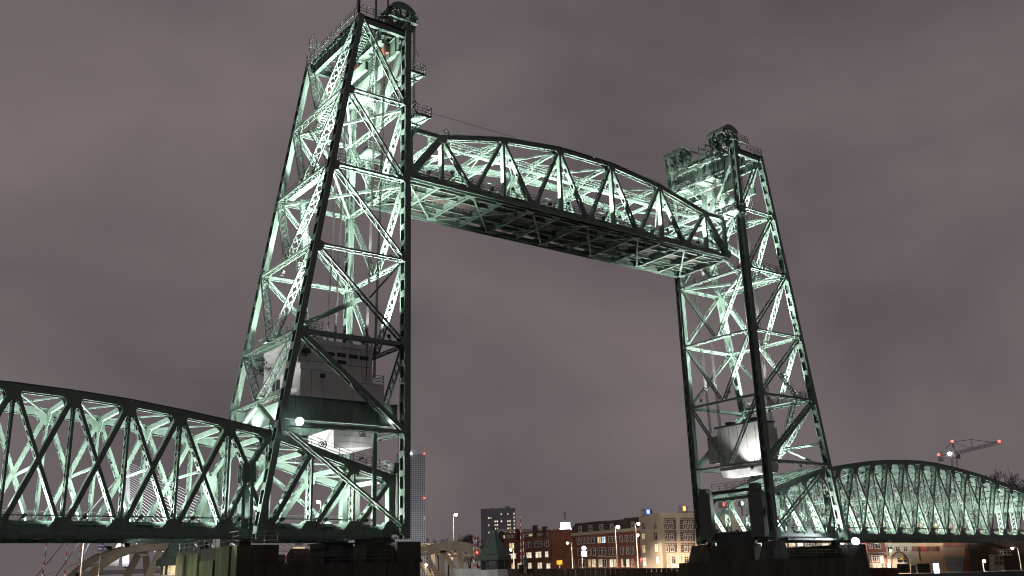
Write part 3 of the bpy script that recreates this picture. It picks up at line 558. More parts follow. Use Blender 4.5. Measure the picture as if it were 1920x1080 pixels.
# ================================================================== approach spans
XA = [-0.75, -5.35, -10.3, -15.1, -19.4, -24.4, -29.3, -34.3, -39.4, -44.4, -49.5, -54.5, -59.5, -64.6, -69.7, -74.8, -79.9, -84.9]
ZA = [6.4, 7.6, 9.05, 10.35, 11.1, 11.8, 12.4, 12.8, 13.05, 13.15, 13.0, 12.6, 12.1, 11.5, 10.7, 9.9, 9.1, 8.2]
def approach(side):
    left = side == 'L'; zc = 0.45
    def X(x, y, z): return V((x, y, z)) if left else V((LSP-x, y, z))
    T = thing('approach_span', 'fixed truss span running out of the picture on the left, curved top chord' if left else 'long fixed truss span on the right with arched top chord', 'bridge span', X(-40, W/2, 0), 'fixed approach spans')
    nk = len(XA)-1 if not left else 13; XP = -17.25
    for y in (YN, YF):
        for k in range(nk):
            A, B_ = X(XA[k], y, ZA[k]), X(XA[k+1], y, ZA[k+1]); b = MB()
            if k: A = A.lerp(B_, 0.002)
            for s in (-1, 1): b.bar(A+V((0, s*0.52, 0)), B_+V((0, s*0.52, 0)), 0.70, 0.06); b.bar(A+V((0, s*0.42, -0.33)), B_+V((0, s*0.42, -0.33)), 0.04, 0.22)
            b.bar(A+V((0, 0, 0.36)), B_+V((0, 0, 0.36)), 0.05, 1.24); b.build('top_chord', 'steel', T)
            A, B_ = X(XA[k], y, zc), X(XA[k+1]+0.01, y, zc); b = MB()
            for s in (-1, 1): b.bar(A+V((0, s*0.52, 0)), B_+V((0, s*0.52, 0)), 0.80, 0.06); b.bar(A+V((0, s*0.46, -0.38)), B_+V((0, s*0.46, -0.38)), 0.04, 0.30)
            b.bar(A+V((0, 0, -0.42)), B_+V((0, 0, -0.42)), 0.04, 0.9); b.build('bottom_chord', 'steel', T)
        for k in range(nk+1):
            x, z = XA[k], ZA[k]
            if k == 0:
                b = MB(); b.bar(X(x, y, zc), X(x, y, z+0.2), 0.6, 0.9); b.build('end_post', 'steel', T)
            else: lattice('post', T, X(x, y, zc+0.4), X(x, y, z-0.35), (0, 1, 0), 0.22, 0.96, 'X', 0.85)
            for s in (-1, 1):
                yy = y+s*0.56; h = 1.3 if k > 3 else 1.0; wv = 0.72
                dz0 = (ZA[max(0, k-1)]-z)/max(0.1, abs(XA[max(0, k-1)]-x)) if k else 0.25
                arc = []
                for j in range(5):
                    a = j*math.pi/8; arc.append(X(x-wv-0.6+0.6*math.sin(a), yy, z-0.3-0.6*(1-math.cos(a))))
                pts = [X(x+wv*0.9, yy, z+0.2+dz0*wv), X(x+wv*0.75, yy, z-0.35), X(x+0.50, yy, z-h), X(x-0.50, yy, z-h)]+[X(x-0.72, yy, z-1.0)]+arc[::-1]+[X(x-wv-0.6, yy, z+0.1)]
                gusset(T, pts, (0, s, 0), 0.0)
                gusset(T, [X(x-1.3, yy, zc+0.2), X(x-1.1, yy, zc+0.45), X(x-0.55, yy, zc+1.25), X(x+0.55, yy, zc+1.25), X(x+1.1, yy, zc+0.45), X(x+1.3, yy, zc+0.2)], (0, s, 0), 0.0)
        for k in range(nk):
            x0, x1 = XA[k], XA[k+1]; z0, z1 = ZA[k]-0.35, ZA[k+1]-0.35; zl = zc+0.4
            if k < 3:
                lattice('diagonal', T, X(x0-0.15, y, z0), X(x1+0.3, y, zl), (0, 1, 0), 0.50 if left else 0.40, 0.96 if left else 0.7, 'B' if left else 'N', 1.1)
            elif k == 3:     # panel over the pier: K node with a heavy post
                zk = 6.6
                for xx, zz in ((x0-0.1, z0), (x1+0.1, z1)):
                    lattice('diagonal', T, X(xx, y, zz), X(XP, y, zk), (0, 1, 0), 0.42, 0.96, 'N', 0.95)
                for xx in (x0, x1): lattice('diagonal', T, X(XP, y, zk-0.6), X(xx, y, zl), (0, 1, 0), 0.42, 0.96, 'N', 0.95)
                b = MB()
                for s in (-1, 1):
                    for e in (-0.42, 0.42): b.bar(X(XP+e, y+s*0.50, -0.4), X(XP+e, y+s*0.50, zk+0.2), 0.35, 0.06)
                    gg = [X(XP-0.75, y+s*0.54, zk-1.2), X(XP+0.75, y+s*0.54, zk-1.2), X(XP+0.75, y+s*0.54, zk+0.2), X(XP+0.55, y+s*0.54, zk+0.9), X(XP, y+s*0.54, zk+0.45), X(XP-0.55, y+s*0.54, zk+0.9), X(XP-0.75, y+s*0.54, zk+0.2)]; b.prism(gg, (0, s*0.03, 0))
                b.bar(X(XP, y, -0.4), X(XP, y, zk), 0.8, 0.05); b.build('bearing_post', 'steel', T)
            else:
                # heavy plate diagonal falling away from the tower, ladder-laced counter diagonal
                if k < 13: lattice('diagonal', T, X(x0-0.2, y, z0), X(x1+0.2, y, zl), (0, 1, 0), 0.42 if left else 0.38, 0.96 if left else 0.6, 'S' if left else 'N', 1.5 if left else 1.0)
                if left or k < 11: lattice('counter_diagonal', T, X(x1+0.2, y+0.0, z1), X(x0-0.2, y, zl), (0, 1, 0), 0.32, 0.84, 'N', 1.0)
                elif k >= 11: lattice('counter_diagonal', T, X(x1+0.2, y, z1), X(x0-0.2, y, zl), (0, 1, 0), 0.34, 0.9, 'X', 0.8)
    for k in range(nk+1):       # cross frames
        x, z = XA[k], ZA[k]
        b = MB(); b.bar(X(x, YN+0.5, z-0.05), X(x, YF-0.5, z-0.05), 0.5, 0.30, (1, 0, 0))
        for ya, sg in ((YN+0.5, 1), (YF-0.5, -1)): b.prism([X(x, ya, z-0.3), X(x, ya, z-1.7), X(x, ya+sg*1.5, z-0.3)], X(0.05, 0, 0)-X(0, 0, 0))
        b.build('top_strut', 'steel', T)
        if z > 8 and not left:
            lattice('sway_strut', T, X(x, YN+0.35, z-2.2), X(x, YF-0.35, z-2.2), (0, 0, 1), 0.22, 0.3, 'Z', 0.8)
            for ya, yb in ((YN+0.4, W/2-0.4), (YF-0.4, W/2+0.4)): b = MB(); b.bar(X(x, ya, z-2.2), X(x, yb, z-0.3), 0.16, 0.14); b.bar(X(x, ya, z-3.6), X(x, ya+(2.2 if ya < W/2 else -2.2), z-2.25), 0.18, 0.14); b.build('sway_brace', 'steel', T)
        b = MB(); b.bar(X(x, YN+0.4, 0.75), X(x, YF-0.4, 0.75), 1.0, 0.05, (1, 0, 0)); b.bar(X(x, YN+0.4, 0.25), X(x, YF-0.4, 0.25), 0.04, 0.4, (1, 0, 0))
        b.bar(X(x, YN-1.7, -0.05), X(x, YN+0.1, -0.15), 0.12, 0.3, (1, 0, 0)); b.build('floor_beam', 'steel', T)
        if k > 3: b = MB(); b.bar(X(x-2.4, YN+0.4, 6.4), X(x-2.4, YF-0.4, 6.4), 0.22, 0.22, (0, 0, 1)); b.build('mid_strut', 'steel', T)
    for k in range(nk):
        for (ya, yb, dz) in ((YN+0.4, YF-0.4, 0.0), (YF-0.4, YN+0.4, -0.16)):
            b = MB(); b.bar(X(XA[k]-0.2, ya, ZA[k]+dz), X(XA[k+1]+0.2, yb, ZA[k+1]+dz), 0.14, 0.14, (0, 0, 1)); b.build('top_lateral', 'steel', T)
    xe = XA[nk]; ys = [YN+1.9, YN+3.7, YF-3.7, YF-1.9]
    for y in ys: b = MB(); b.bar(X(XA[0], y, 0.85), X(xe, y, 0.85), 0.6, 0.22); b.build('stringer', 'steel', T)
    b = MB(); n = int((XA[0]-xe)/0.64)
    for j in range(n):
        for c in ((ys[0]+ys[1])/2, (ys[2]+ys[3])/2): b.bar(X(XA[0]-j*0.64-0.3, c-1.35, 1.27), X(XA[0]-j*0.64-0.3, c+1.35, 1.27), 0.24, 0.22, (0, 0, 1))
    b.build('sleepers', 'timber', T, 'stuff')
    for c in ((ys[0]+ys[1])/2, (ys[2]+ys[3])/2):
        for s in (-1, 1): b = MB(); b.bar(X(XA[0], c+s*0.75, 1.47), X(xe, c+s*0.75, 1.47), 0.16, 0.08); b.build('rail', 'rail', T)
    # outer walkway with handrail, cable trough, far railing
    b = MB(); b.bar(X(XA[0]-3, YN-0.9, 0.02), X(xe, YN-0.9, 0.02), 0.10, 1.2, (0, 1, 0)); b.bar(X(XA[0]-3, YN-1.5, -0.05), X(xe, YN-1.5, -0.05), 0.32, 0.06); wk = b.build('side_walkway', 'steel2', T)
    b = MB(); b.bar(X(XA[1], YN-0.66, 1.82), X(xe, YN-0.66, 1.82), 0.10, 0.08)
    for k in range(1, nk+1): b.bar(X(XA[k]+0.6, YN-0.66, 0.9), X(XA[k]+0.6, YN-0.66, 1.85), 0.06, 0.06)
    b.build('handrail', 'steel', wk)
    for y, z, hh in ((YN+0.9, 1.30, 0.32), (YF-0.9, 1.30, 0.32), (YF-0.75, 2.55, 0.10), (YF-0.75, 3.0, 0.06)):
        b = MB(); b.bar(X(XA[0]-0.6, y, z), X(xe, y, z), hh, 0.28 if hh > 0.3 else 0.05); b.build('cable_trough', 'steel', T)
    # inspection walkway on the top chord near the tower, portal pillars at the nose
    for y in (YN-0.1, YF+0.1):
        railing(T, [X(XA[0]+0.3, y, ZA[0]+0.4), X(XA[1], y, ZA[1]+0.4), X(XA[2], y, ZA[2]+0.4), X(XA[3], y, ZA[3]+0.4)], 1.1)
    for ya, yb in ((0.85, 3.45), (W-3.45, W-0.85)):
        b = MB(); x0, x1 = sorted((X(0.1, 0, 0).x, X(0.85, 0, 0).x))
        if left: x0, x1 = -0.35, 0.35
        b.box(x0, x1, ya+0.1, yb, 0.4, 6.95); b.box(x0-0.12, x1+0.12, ya+0.6, yb-0.5, 6.95, 8.1); b.build('nose_pillar', 'pillar', T)
    b = MB(); b.bar(X(0.0, 3.4, 0.35), X(0.0, W-3.4, 0.35), 1.9, 0.5, (1, 0, 0)); b.build('nose_beam', 'dark', T); b = MB(); b.bar(X(0, 3.4, 7.35), X(0, W-3.4, 7.35), 0.5, 0.5, (1, 0, 0)); b.build('nose_beam', 'dark', T)
    railing(T, [X(0.2, 3.4, 7.6), X(0.2, W-3.4, 7.6)], 1.1)
    if left: flood(T, (-27.5, 5.0, -0.6), (-19.2, 5.5, -3.6), 900, 120); flood(T, (-27.5, 11.0, -0.6), (-19.2, 11.5, -3.6), 600, 120)  # unseen lights assumed under the deck, added to brighten the mossy pier flank
    # bearings
    for x in (XP, -0.8):
        for y in (YN, YF): b = MB(); b.prism([X(x-0.75, y-0.45, -0.95), X(x+0.75, y-0.45, -0.95), X(x+0.35, y-0.45, 0.0), X(x-0.35, y-0.45, 0.0)], (0, 0.9, 0)); b.build('bearing_shoe', 'dark', T)
    # floodlights along the deck
    for k in range(nk):
        xm = (XA[k]+XA[k+1])/2; pw = 6000 if left else 4800
        for yy in (YN, YF): pp = X(xm, yy, 1.9)-V((0.5, 0, 0)); flood(T, pp, pp+V((3.4, 0, 3.6)), pw, 168, soft=0.12)
        
        if k % 2 == 0: flood(T, X(xm, W/2, 1.75), X(xm, W/2+0.01, 9), pw*(1.4 if left else 0.7), 165, soft=0.15)
    return T
AL = approach('L'); AR = approach('R')

# ================================================================== counterweights and the house under the near tower
def cw_right():
    T = thing('counterweight', 'pale concrete counterweight hanging low inside the farther tower', 'counterweight', (LSP+6, W/2, 9.9), 'concrete counterweights')
    x0, x1 = LSP+2.6, LSP+6.2
    b = MB(); b.prism([(x0+0.7, 2.7, 9.95), (x1-0.5, 2.7, 9.95), (x1, 2.7, 10.7), (x1, 2.7, 17.7), (x0, 2.7, 17.7), (x0, 2.7, 10.9)], (0, 8.6, 0)); b.build('block', 'conc', T)
    for ya, yb in ((11.6, 13.6), (1.1, 2.7)): b = MB(); b.box(x0+0.15, x1-1.5, ya, yb, 12.4, 16.6); b.build('shoulder', 'conc', T)
    b = MB(); b.box(x0-0.15, x1+0.15, 2.6, 11.7, 17.7, 17.95); b.build('cap_beam', 'dark', T)
    for j in range(5): b = MB(); yy = 3.6+j*1.75; b.box(x0-0.02, x0, yy, yy+0.05, 11, 17.6); b.build('joint', 'slot', T)
    railing(T, [(x0, 11.7, 16.65), (x0, 13.5, 16.65)], 1.0); railing(T, [(x0, 2.7, 17.95), (x1, 2.7, 17.95)], 1.0)
    b = MB(); b.box(x0-0.06, x0+0.03, 11.9, 13.4, 12.2, 12.7); b.build('notice_plate', 'whitep', T)
    for j in range(4): b = MB(); b.box(x0-0.075, x0-0.06, 12.15+j*0.3, 12.28+j*0.3, 12.3, 12.55); b.build('notice_mark', 'black', T)
    b = MB(); b.box(x0-0.06, x0, 3.3, 5.0, 11.4, 12.2); b.build('notice_plate', 'conc', T)
    for j in range(3): b = MB(); b.box(x0-0.075, x0-0.06, 3.5+j*0.34, 3.7+j*0.34, 11.75, 12.05); b.build('notice_mark', 'black', T)
    for y in (4.6, 9.6):
        b = MB(); b.box(x0+0.8, x0+2.2, y-0.5, y+0.5, 17.95, 18.6); b.build('rope_anchor', 'dark', T)
    flood(T, (LSP+0.5, 3.2, 10.6), (LSP+2.9, 4.9, 14.6), 4200, 75)
    return T
cw_right()
def cw_left():
    T = thing('counterweight', 'small white-lit concrete counterweight under the girder of the nearer tower', 'counterweight', (-4, 7, 9.6), 'concrete counterweights')
    b = MB(); b.prism([(-6.6, 4.2, 9.7), (-1.6, 4.2, 10.1), (-1.0, 4.2, 11.9), (-6.7, 4.2, 11.9)], (0, 6.3, 0)); b.build('block', 'conc', T)
    for z in (10.5, 11.2): b = MB(); b.box(-6.5, -1.3, 4.185, 4.2, z, z+0.03); b.build('joint', 'slot', T)
    b = MB(); b.bar((-3.0, 1.5, 11.8), (-3.0, 1.5, 1.2), 0.45, 0.4); b.build('guide_post', 'steel', T)
    for x in (-4.2, -3.85):
        b = MB(); b.ring((x-0.6, 1.3, 11.0), (0, 1, 0), 0.26, 0.32, 0.10, 14)
        for j in range(3): a = j*math.pi/3; e = V((math.cos(a), 0, math.sin(a)))*0.28; c = V((x-0.6, 1.3, 11.0)); b.bar(c-e, c+e, 0.05, 0.05)
        b.build('hand_wheel', 'black', T)
    for x in (-8.9, -8.55):
        b = MB(); b.ring((x-0.6, 1.3, 9.6), (0, 1, 0), 0.26, 0.32, 0.10, 14)
        for j in range(3): a = j*math.pi/3; e = V((math.cos(a), 0, math.sin(a)))*0.28; c = V((x-0.6, 1.3, 9.6)); b.bar(c-e, c+e, 0.05, 0.05)
        b.build('hand_wheel', 'black', T)
    flood(T, (-3.8, 3.0, 8.6), (-4.0, 5.2, 10.8), 140, 120)
    return T
cw_left()
def house():
    T = thing('control_house', 'boxy grey concrete house with dark slit windows inside the nearer tower', 'house', (-7, 7.5, 14.6))
    b = MB(); b.box(-11.75, -2.62, 3.0, 12.2, 14.6, 20.9); b.box(-11.85, -2.52, 2.9, 12.3, 20.9, 21.45); b.build('wall', 'house', T)
    b = MB(); b.box(-11.8, -8.0, 2.1, 3.0, 14.6, 18.35); b.box(-11.9, -7.9, 2.0, 3.0, 17.75, 18.4); b.build('bay', 'house', T)
    b = MB(); b.box(-8.0, -6.4, 2.35, 3.0, 14.6, 17.9); b.box(-8.0, -6.3, 2.25, 3.0, 17.35, 17.95); b.build('bay', 'house', T)
    def slotY(u0, v0, u1, v1, Y):
        p, q = pxY(u0, v1, Y), pxY(u1, v0, Y); z0 = (pxY(u0, v1, Y).z+pxY(u1, v1+(u1-u0)*0.09, Y).z)/2; z1 = pxY(u0, v0, Y).z
        b = MB(); b.box(p.x, q.x, Y-0.012, Y+0.1, z1-0.46, z1); o = b.build('window', 'slot', T)
        b = MB(); b.box(p.x-0.06, q.x+0.06, Y-0.05, Y-0.0, z1-0.54, z1-0.47); b.build('sill', 'house', o)
    for r in ((565, 653, 583, 660), (611, 659, 628, 666), (632, 661, 649, 668), (654, 664, 671, 671), (674, 667, 691, 674), (611, 674, 628, 680), (632, 674.5, 649, 682)): slotY(*r, 3.0)
    slotY(600, 700, 610, 703.5, 2.1)
    for x in (-10.4, -9.0, -7.6, -5.4, -4.0):
        b = MB(); b.box(x, x+0.03, 2.985, 3.0, 18.45, 20.88); b.build('joint', 'slot', T)
    for x in (-5.0, -3.8): b = MB(); b.box(x, x+0.03, 2.985, 3.0, 14.7, 18.4); b.build('joint', 'slot', T)
    for x in (-10.5, -9.2): b = MB(); b.box(x, x+0.03, 2.085, 2.1, 14.7, 17.7); b.build('joint', 'slot', T)
    for z in (18.9, 17.0): b = MB(); b.box(-6.2 if z < 18 else -11.7, -2.6, 2.985, 3.0, z, z+0.04); b.build('joint', 'slot', T)
    for (u0, v0, u1, v1) in ((478, 683, 484, 692), (486, 680, 493, 689), (495, 678, 501, 685), (481, 694, 489, 705), (503, 688, 508, 695), (510, 711, 525, 735)):
        p, q = pxX(u0, v1, -11.75), pxX(u1, v0, -11.75); y0, y1 = sorted((p.y, q.y)); z0, z1 = sorted((p.z, q.z)); b = MB(); b.box(-11.775, -11.70, y0, y1, z0, z1); o = b.build('window', 'slot', T)
        b = MB(); b.box(-11.80, -11.776, y0+(y1-y0)*0.46, y0+(y1-y0)*0.54, z0, z1); b.build('mullion', 'white', o)
    b = MB(); b.box(-2.5, -0.9, 3.2, 8.0, 14.6, 17.2); b.build('annex', 'house', T); railing(T, [(-2.4, 3.3, 17.2), (-0.9, 3.3, 17.2), (-0.9, 8, 17.2)], 1.0)
    b = MB(); b.box(-12.4, -0.8, 2.0, 12.6, 14.48, 14.6); b.build('floor_slab', 'dark', T)
    return T
house()
def flood_thing(name, label, loc, tgt, lens, power, size, deg=160):
    T = thing(name, label, 'floodlight', loc); loc = V(loc); d = (V(tgt)-loc).normalized(); R = d.to_track_quat('Z', 'Y').to_matrix().to_4x4(); MW = Matrix.Translation(loc)@R
    def tr(bb): bb.v = [tuple(MW@V(x)) for x in bb.v]; return bb
    b = MB(); b.box(-size, size, -size*0.7, size*0.7, -size, -0.02); b.box(-size*1.1, size*1.1, -size*0.8, size*0.8, -0.02, 0.03); tr(b).build('housing', 'dark', T)
    b = MB(); b.ring((0, 0, 0.06), (0, 0, 1), 0.001, size*1.0, 0.05, 24); tr(b).build('lens', lens, T)
    b = MB(); b.bar((-size*1.2, 0, -size), (size*1.2, 0, -size), 0.06, 0.06); tr(b).build('bracket', 'dark', T)
    ld = bpy.data.lights.new('beam', 'SPOT'); ld.energy = power; ld.spot_size = math.radians(deg); ld.spot_blend = 0.5; ld.shadow_soft_size = 0.2; ld.color = (0.86, 0.95, 1.0)
    lo = bpy.data.objects.new('beam', ld); COL.objects.link(lo); lo.parent = T; lo.matrix_parent_inverse = Matrix.Translation(-loc); lo.matrix_basis = MW@Matrix.Translation((0, 0, 0.25))@Matrix.Rotation(math.pi, 4, 'X')
    return T
flood_thing('floodlight', 'dazzling white floodlight under the girder of the nearer tower', pxY(562, 790, -0.75), CP+V((8, 10, 4)), 'lensbig', 2600, 0.40)
flood_thing('floodlight', 'dazzling white floodlight on the pier at the foot of the farther tower', pxY(1604, 1015, -1.6), CP+V((10, 6, 0)), 'lensbig', 7000, 0.55)

# ================================================================== piers
def pier_mossy():
    T = thing('bridge_pier', 'green algae-covered pier with ribbed flank beneath the nearer tower', 'pier', (-17, 6, -8.2))
    b = MB(); b.box(-19.1, -15.0, -1.4, 16.0, -8.6, -0.85); b.build('core', ['stone'], T)
    for j in range(12):      # ribbed algae flank, single vertical courses
        y0 = -1.35+j*1.44; dx = (0.12, 0.32, 0.22, 0.05, 0.28, 0.15)[j % 6]; zt = -0.9 if j < 4 else (-2.05 if j < 7 else -1.1-0.1*(j % 3))
        b = MB(); b.prism([(-19.1-dx, y0, -8.6), (-19.1-dx, y0, zt), (-19.0, y0, zt), (-19.0, y0, -8.6)], (0, 1.40, 0)); b.build('flank_stone', 'moss', T)
    for j in range(3):
        for k in range(5): b = MB(); x0 = -19.0+j*1.33; z0 = -8.4+k*1.5; b.box(x0+0.02, x0+1.3, -1.46-0.03*((j+k) % 2), -1.4, z0, z0+1.46); b.build('face_stone', 'stone', T)
    railing(T, [(-19.0, -1.2, -0.85), (-19.0, 15.8, -0.85)], 1.3, m='pole', step=1.5, r=0.02); railing(T, [(-19.0, -1.2, -0.85), (-15.1, -1.2, -0.85)], 1.3, 'pole', 1.2, r=0.02)
    b = MB(); b.box(-18.4, -17.4, 5.4, 7.4, -0.85, 0.1); b.build('switch_box', 'pole', T)
    return T
pier_mossy()
def pier_dark(name, label, x0, x1, y0, y1, zt, extra):
    T = thing(name, label, 'pier', ((x0+x1)/2, (y0+y1)/2, -8.2))
    b = MB(); b.box(x0, x1, y0+0.1, y1, -8.6, zt); b.build('core', 'stone', T)
    nx = int((x1-x0)/1.9)
    for j in range(nx):
        for k in range(4):
            xx = x0+j*(x1-x0)/nx; z0 = -8.3+k*(zt+8.3)/4; b = MB(); b.box(xx+0.02, xx+(x1-x0)/nx-0.03, y0-0.05*random.random(), y0+0.1, z0, z0+(zt+8.3)/4-0.04); b.build('face_stone', 'stone', T)
    extra(T); return T
def ex_l(T):
    b = MB(); b.box(-1.6, 1.3, -1.2, 15.4, -2.65, -0.55); b.build('bearing_block', 'stone', T)
    b = MB(); b.prism([(-3.6, -0.6, -2.65), (1.9, -0.6, -2.65), (1.2, -0.6, -1.0), (-3.2, -0.6, -1.0)], (0, 3, 0)); b.build('bearing_block', 'stone', T)
    b = MB(); b.box(-8.0, -4.6, 3.0, 6.5, -2.65, -0.6); b.box(-8.2, -4.4, 2.8, 6.7, -0.6, -0.45); b.build('cabin', 'dark', T)
    b = MB(); b.box(-8.4, -6.8, 1.0, 2.6, -2.0, -0.75); b.box(-7.8, -7.4, 1.4, 2.2, -2.65, -2.0); b.build('winch', 'dark', T)
    railing(T, [(-14.9, -0.9, -2.65), (1.2, -0.9, -2.65)], 1.2, 'steel2', 1.6, r=0.02)
pier_dark('bridge_pier', 'low black stone pier under the column of the nearer tower', -14.95, 1.2, -1.2, 16, -2.65, ex_l)
def ex_r(T):
    for yc in (0.2, W-0.2):
        b = MB(); b.prism([(60.0, yc-1.3, -2.9), (63.6, yc-1.3, -2.9), (63.0, yc-1.3, -0.35), (61.2, yc-1.3, -0.35)], (0, 2.6, 0)); b.build('bearing_block', 'stone', T)
    b = MB(); b.box(61.0, 62.6, 3.0, W-3.2, -2.9, -0.6); b.build('crossbeam', 'stone', T)
    b = MB(); b.box(76.8, 81.5, -1.9, 16, -8.4, -0.95); b.build('rear_block', 'stone', T)
    railing(T, [(59.9, -1.5, -2.9), (76, -1.5, -2.9)], 1.2, 'steel2', 1.6, r=0.02)
pier_dark('bridge_pier', 'broad black stone pier under the farther tower', 59.6, 76.8, -2.0, 17.0, -2.9, ex_r)

# ================================================================== land beyond the bridge
WA, WB = pxD(905, 1068, 186), pxD(1318, 1066, 182)
b = MB(); zt, zb = -3.9, -9.0
pl = [(WA.x+0.6, WA.y+0.4), (WB.x, WB.y+0.6), (104, 34), (2600, 34), (2600, 2600), (60, 2600)]
b.prism([(x, y, zb) for x, y in pl], (0, 0, zt-zb)); struct(b.build('east_bank', 'ground'))
b = MB(); pl = [(103, 33.9), (86, 0), (92, -60), (140, -220), (2600, -220), (2600, 33.9)]; b.prism([(x, y, zb) for x, y in pl], (0, 0, -5.6-zb)); struct(b.build('quay', 'ground'))
b = MB(); pl = [(-2600, 40), (-30, 44), (-2, 60), (4, 2600), (-2600, 2600)]; b.prism([(x, y, zb) for x, y in pl], (0, 0, -3.9-zb)); struct(b.build('west_bank', 'ground'))
T = thing('quay_wall', 'long dark planked quay wall below the brick terrace', 'wall', (WA.x, WA.y, -8.2))
n = 44
for j in range(n):
    p = WA.lerp(WB, j/n); q = WA.lerp(WB, (j+0.93)/n); d_ = (0.12 if j % 2 else 0.0); b = MB(); e = (WB-WA).normalized(); nn = V((e.y, -e.x, 0))*d_
    b.prism([(p.x+nn.x, p.y+nn.y, -9), (q.x+nn.x, q.y+nn.y, -9), (q.x+nn.x, q.y+nn.y, q.z), (p.x+nn.x, p.y+nn.y, p.z)], V((-e.y, e.x, 0))*0.4); b.build('plank', 'wall', T)
b = MB(); b.bar(WA+V((0, 0, 0.06)), WB+V((0, 0, 0.06)), 0.12, 0.7, (-e.y, e.x, 0)); b.build('coping', 'wall', T)

# ================================================================== facades
class Facade:
    def __init__(s, name, label, cat, uL, DL, uR, DR, vb=1067, base=-3.9, depth=9, group=None):
        a, b_ = pxD(uL, vb, DL), pxD(uR, vb, DR); s.a = V((a.x, a.y, base)); s.b = V((b_.x, b_.y, base)); s.e = (s.b-s.a).normalized(); s.n = V((s.e.y, -s.e.x, 0)); s.base = base; s.depth = depth
        if s.n.dot(CP-s.a) < 0: s.n = -s.n
        s.T = thing(name, label, cat, tuple(s.a.lerp(s.b, 0.5)-s.n*depth/2), group)
    def pt(s, u, v):
        d = ray(u, v); t = (s.a-CP).dot(s.n)/d.dot(s.n); return CP+d*t
    def wall(s, us, m, name='wall', out=0.0):
        """us: outline of the roof line as (u, v) list, left to right"""
        top = [s.pt(u, v) for u, v in us]; pts = [V((top[0].x, top[0].y, s.base))]+top+[V((top[-1].x, top[-1].y, s.base))]; b = MB(); b.prism([p+s.n*out for p in pts], -s.n*s.depth); return b.build(name, m, s.T)
    def slab(s, u0, v0, u1, v1, m, name, out=0.06, th=0.2, v0r=None, v1r=None, parent=None):
        p = [s.pt(u0, v1), s.pt(u1, v1r if v1r is not None else v1), s.pt(u1, v0r if v0r is not None else v0), s.pt(u0, v0)]
        b = MB(); b.prism([x+s.n*out for x in p], -s.n*th); return b.build(name, m, parent or s.T)
    def win(s, u0, v0, u1, v1, g='glassd', frame='white', sl=0.0, cross=True, name='window'):
        """a window: frame bars round a recessed pane, sl = slope of the row in the picture"""
        p00, p10, p11, p01 = s.pt(u0, v1), s.pt(u1, v1+sl*(u1-u0)), s.pt(u1, v0+sl*(u1-u0)), s.pt(u0, v0)
        zz0 = (p00.z+p10.z)/2; zz1 = (p01.z+p11.z)/2; p00.z = p10.z = zz0; p01.z = p11.z = zz1; p01.x, p01.y = p00.x, p00.y; p11.x, p11.y = p10.x, p10.y
        b = MB(); b.prism([x+s.n*0.015 for x in (p00, p10, p11, p01)], -s.n*0.03); o = b.build(name, g, s.T)
        f = MB(); w_ = 0.11; c = s.n*0.04
        for A, B_ in ((p00, p10), (p01, p11)): f.bar(A+c, B_+c, w_, 0.1, s.n)
        for A, B_ in ((p00, p01), (p10, p11)): f.bar(A+c, B_+c, w_, 0.098, s.n)
        if cross:
            f.bar(p00.lerp(p10, 0.5)+c, p01.lerp(p11, 0.5)+c, w_*0.7, 0.08, s.n); f.bar(p00.lerp(p01, 0.66)+c, p10.lerp(p11, 0.66)+c, w_*0.7, 0.07, s.n)
        f.build('frame', frame, o); return o
def A2(x, y): return 920+x/4.8, 920+y/4.8
# --- brick corner building (left of the terrace)
F = Facade('brick_building', 'dark red brick corner building with flat white attic strip', 'building', 936, 262, 1034, 236)
F.wall([A2(60, 388), A2(545, 352)], 'brick')
F.slab(*A2(60, 378), *A2(545, 345), 'white', 'attic_band', 0.15, 0.5, A2(0, 340)[1], A2(0, 352)[1])
for x0, x1, g in ((98, 130, 'glassb'), (140, 165, 'glassd'), (172, 200, 'glassd'), (210, 245, 'glassd'), (300, 338, 'glassd'), (346, 380, 'glassw'), (392, 430, 'glassd'), (440, 475, 'glassd'), (480, 515, 'glassd')): F.win(*A2(x0, 402-(x0-98)*0.05), *A2(x1, 432-(x0-98)*0.08), g, sl=-0.06)
for x0, x1, y0, y1, g in ((170, 214, 472, 526, 'glassw'), (320, 365, 464, 512, 'glassd'), (400, 460, 458, 508, 'glassd'), (490, 524, 454, 506, 'glassd'), (172, 232, 566, 616, 'glassb'), (325, 372, 556, 608, 'glassb'), (407, 460, 550, 604, 'glassb'), (493, 523, 547, 600, 'glassb'), (190, 216, 655, 704, 'glassw'), (246, 280, 652, 703, 'glassb'), (340, 371, 650, 703, 'glassb'), (426, 465, 648, 702, 'glassb'), (505, 540, 655, 702, 'glassb')): F.win(*A2(x0, y0), *A2(x1, y1), g, sl=-0.03)
for x, y, h_ in ((130, 368, 30), (275, 345, 26), (432, 320, 34), (520, 322, 24)):
    p = F.pt(*A2(x, y+22)); b = MB(); b.box(p.x-0.5, p.x+0.5, p.y+1, p.y+1.8, p.z-2, p.z+h_*0.026); b.build('chimney', 'brickdk', F.T)
F = Facade('brick_building', 'shaded brick gable between the corner building and the terrace', 'building', 1033, 236, 1068, 246, depth=1.0)
F.wall([A2(545, 352), A2(712, 356)], 'brick'); F.slab(*A2(545, 352), *A2(712, 356), 'rooftile', 'eaves', 0.12, 0.4, A2(0, 345)[1], A2(0, 362)[1])
for x0, x1, y0, y1, g in ((595, 626, 453, 505, 'glassd'), (595, 626, 550, 598, 'glassw'), (656, 690, 548, 592, 'glassb'), (615, 640, 648, 700, 'glassw'), (610, 640, 372, 402, 'glassd'), (650, 690, 372, 402, 'glassd')): F.win(*A2(x0, y0), *A2(x1, y1), g)
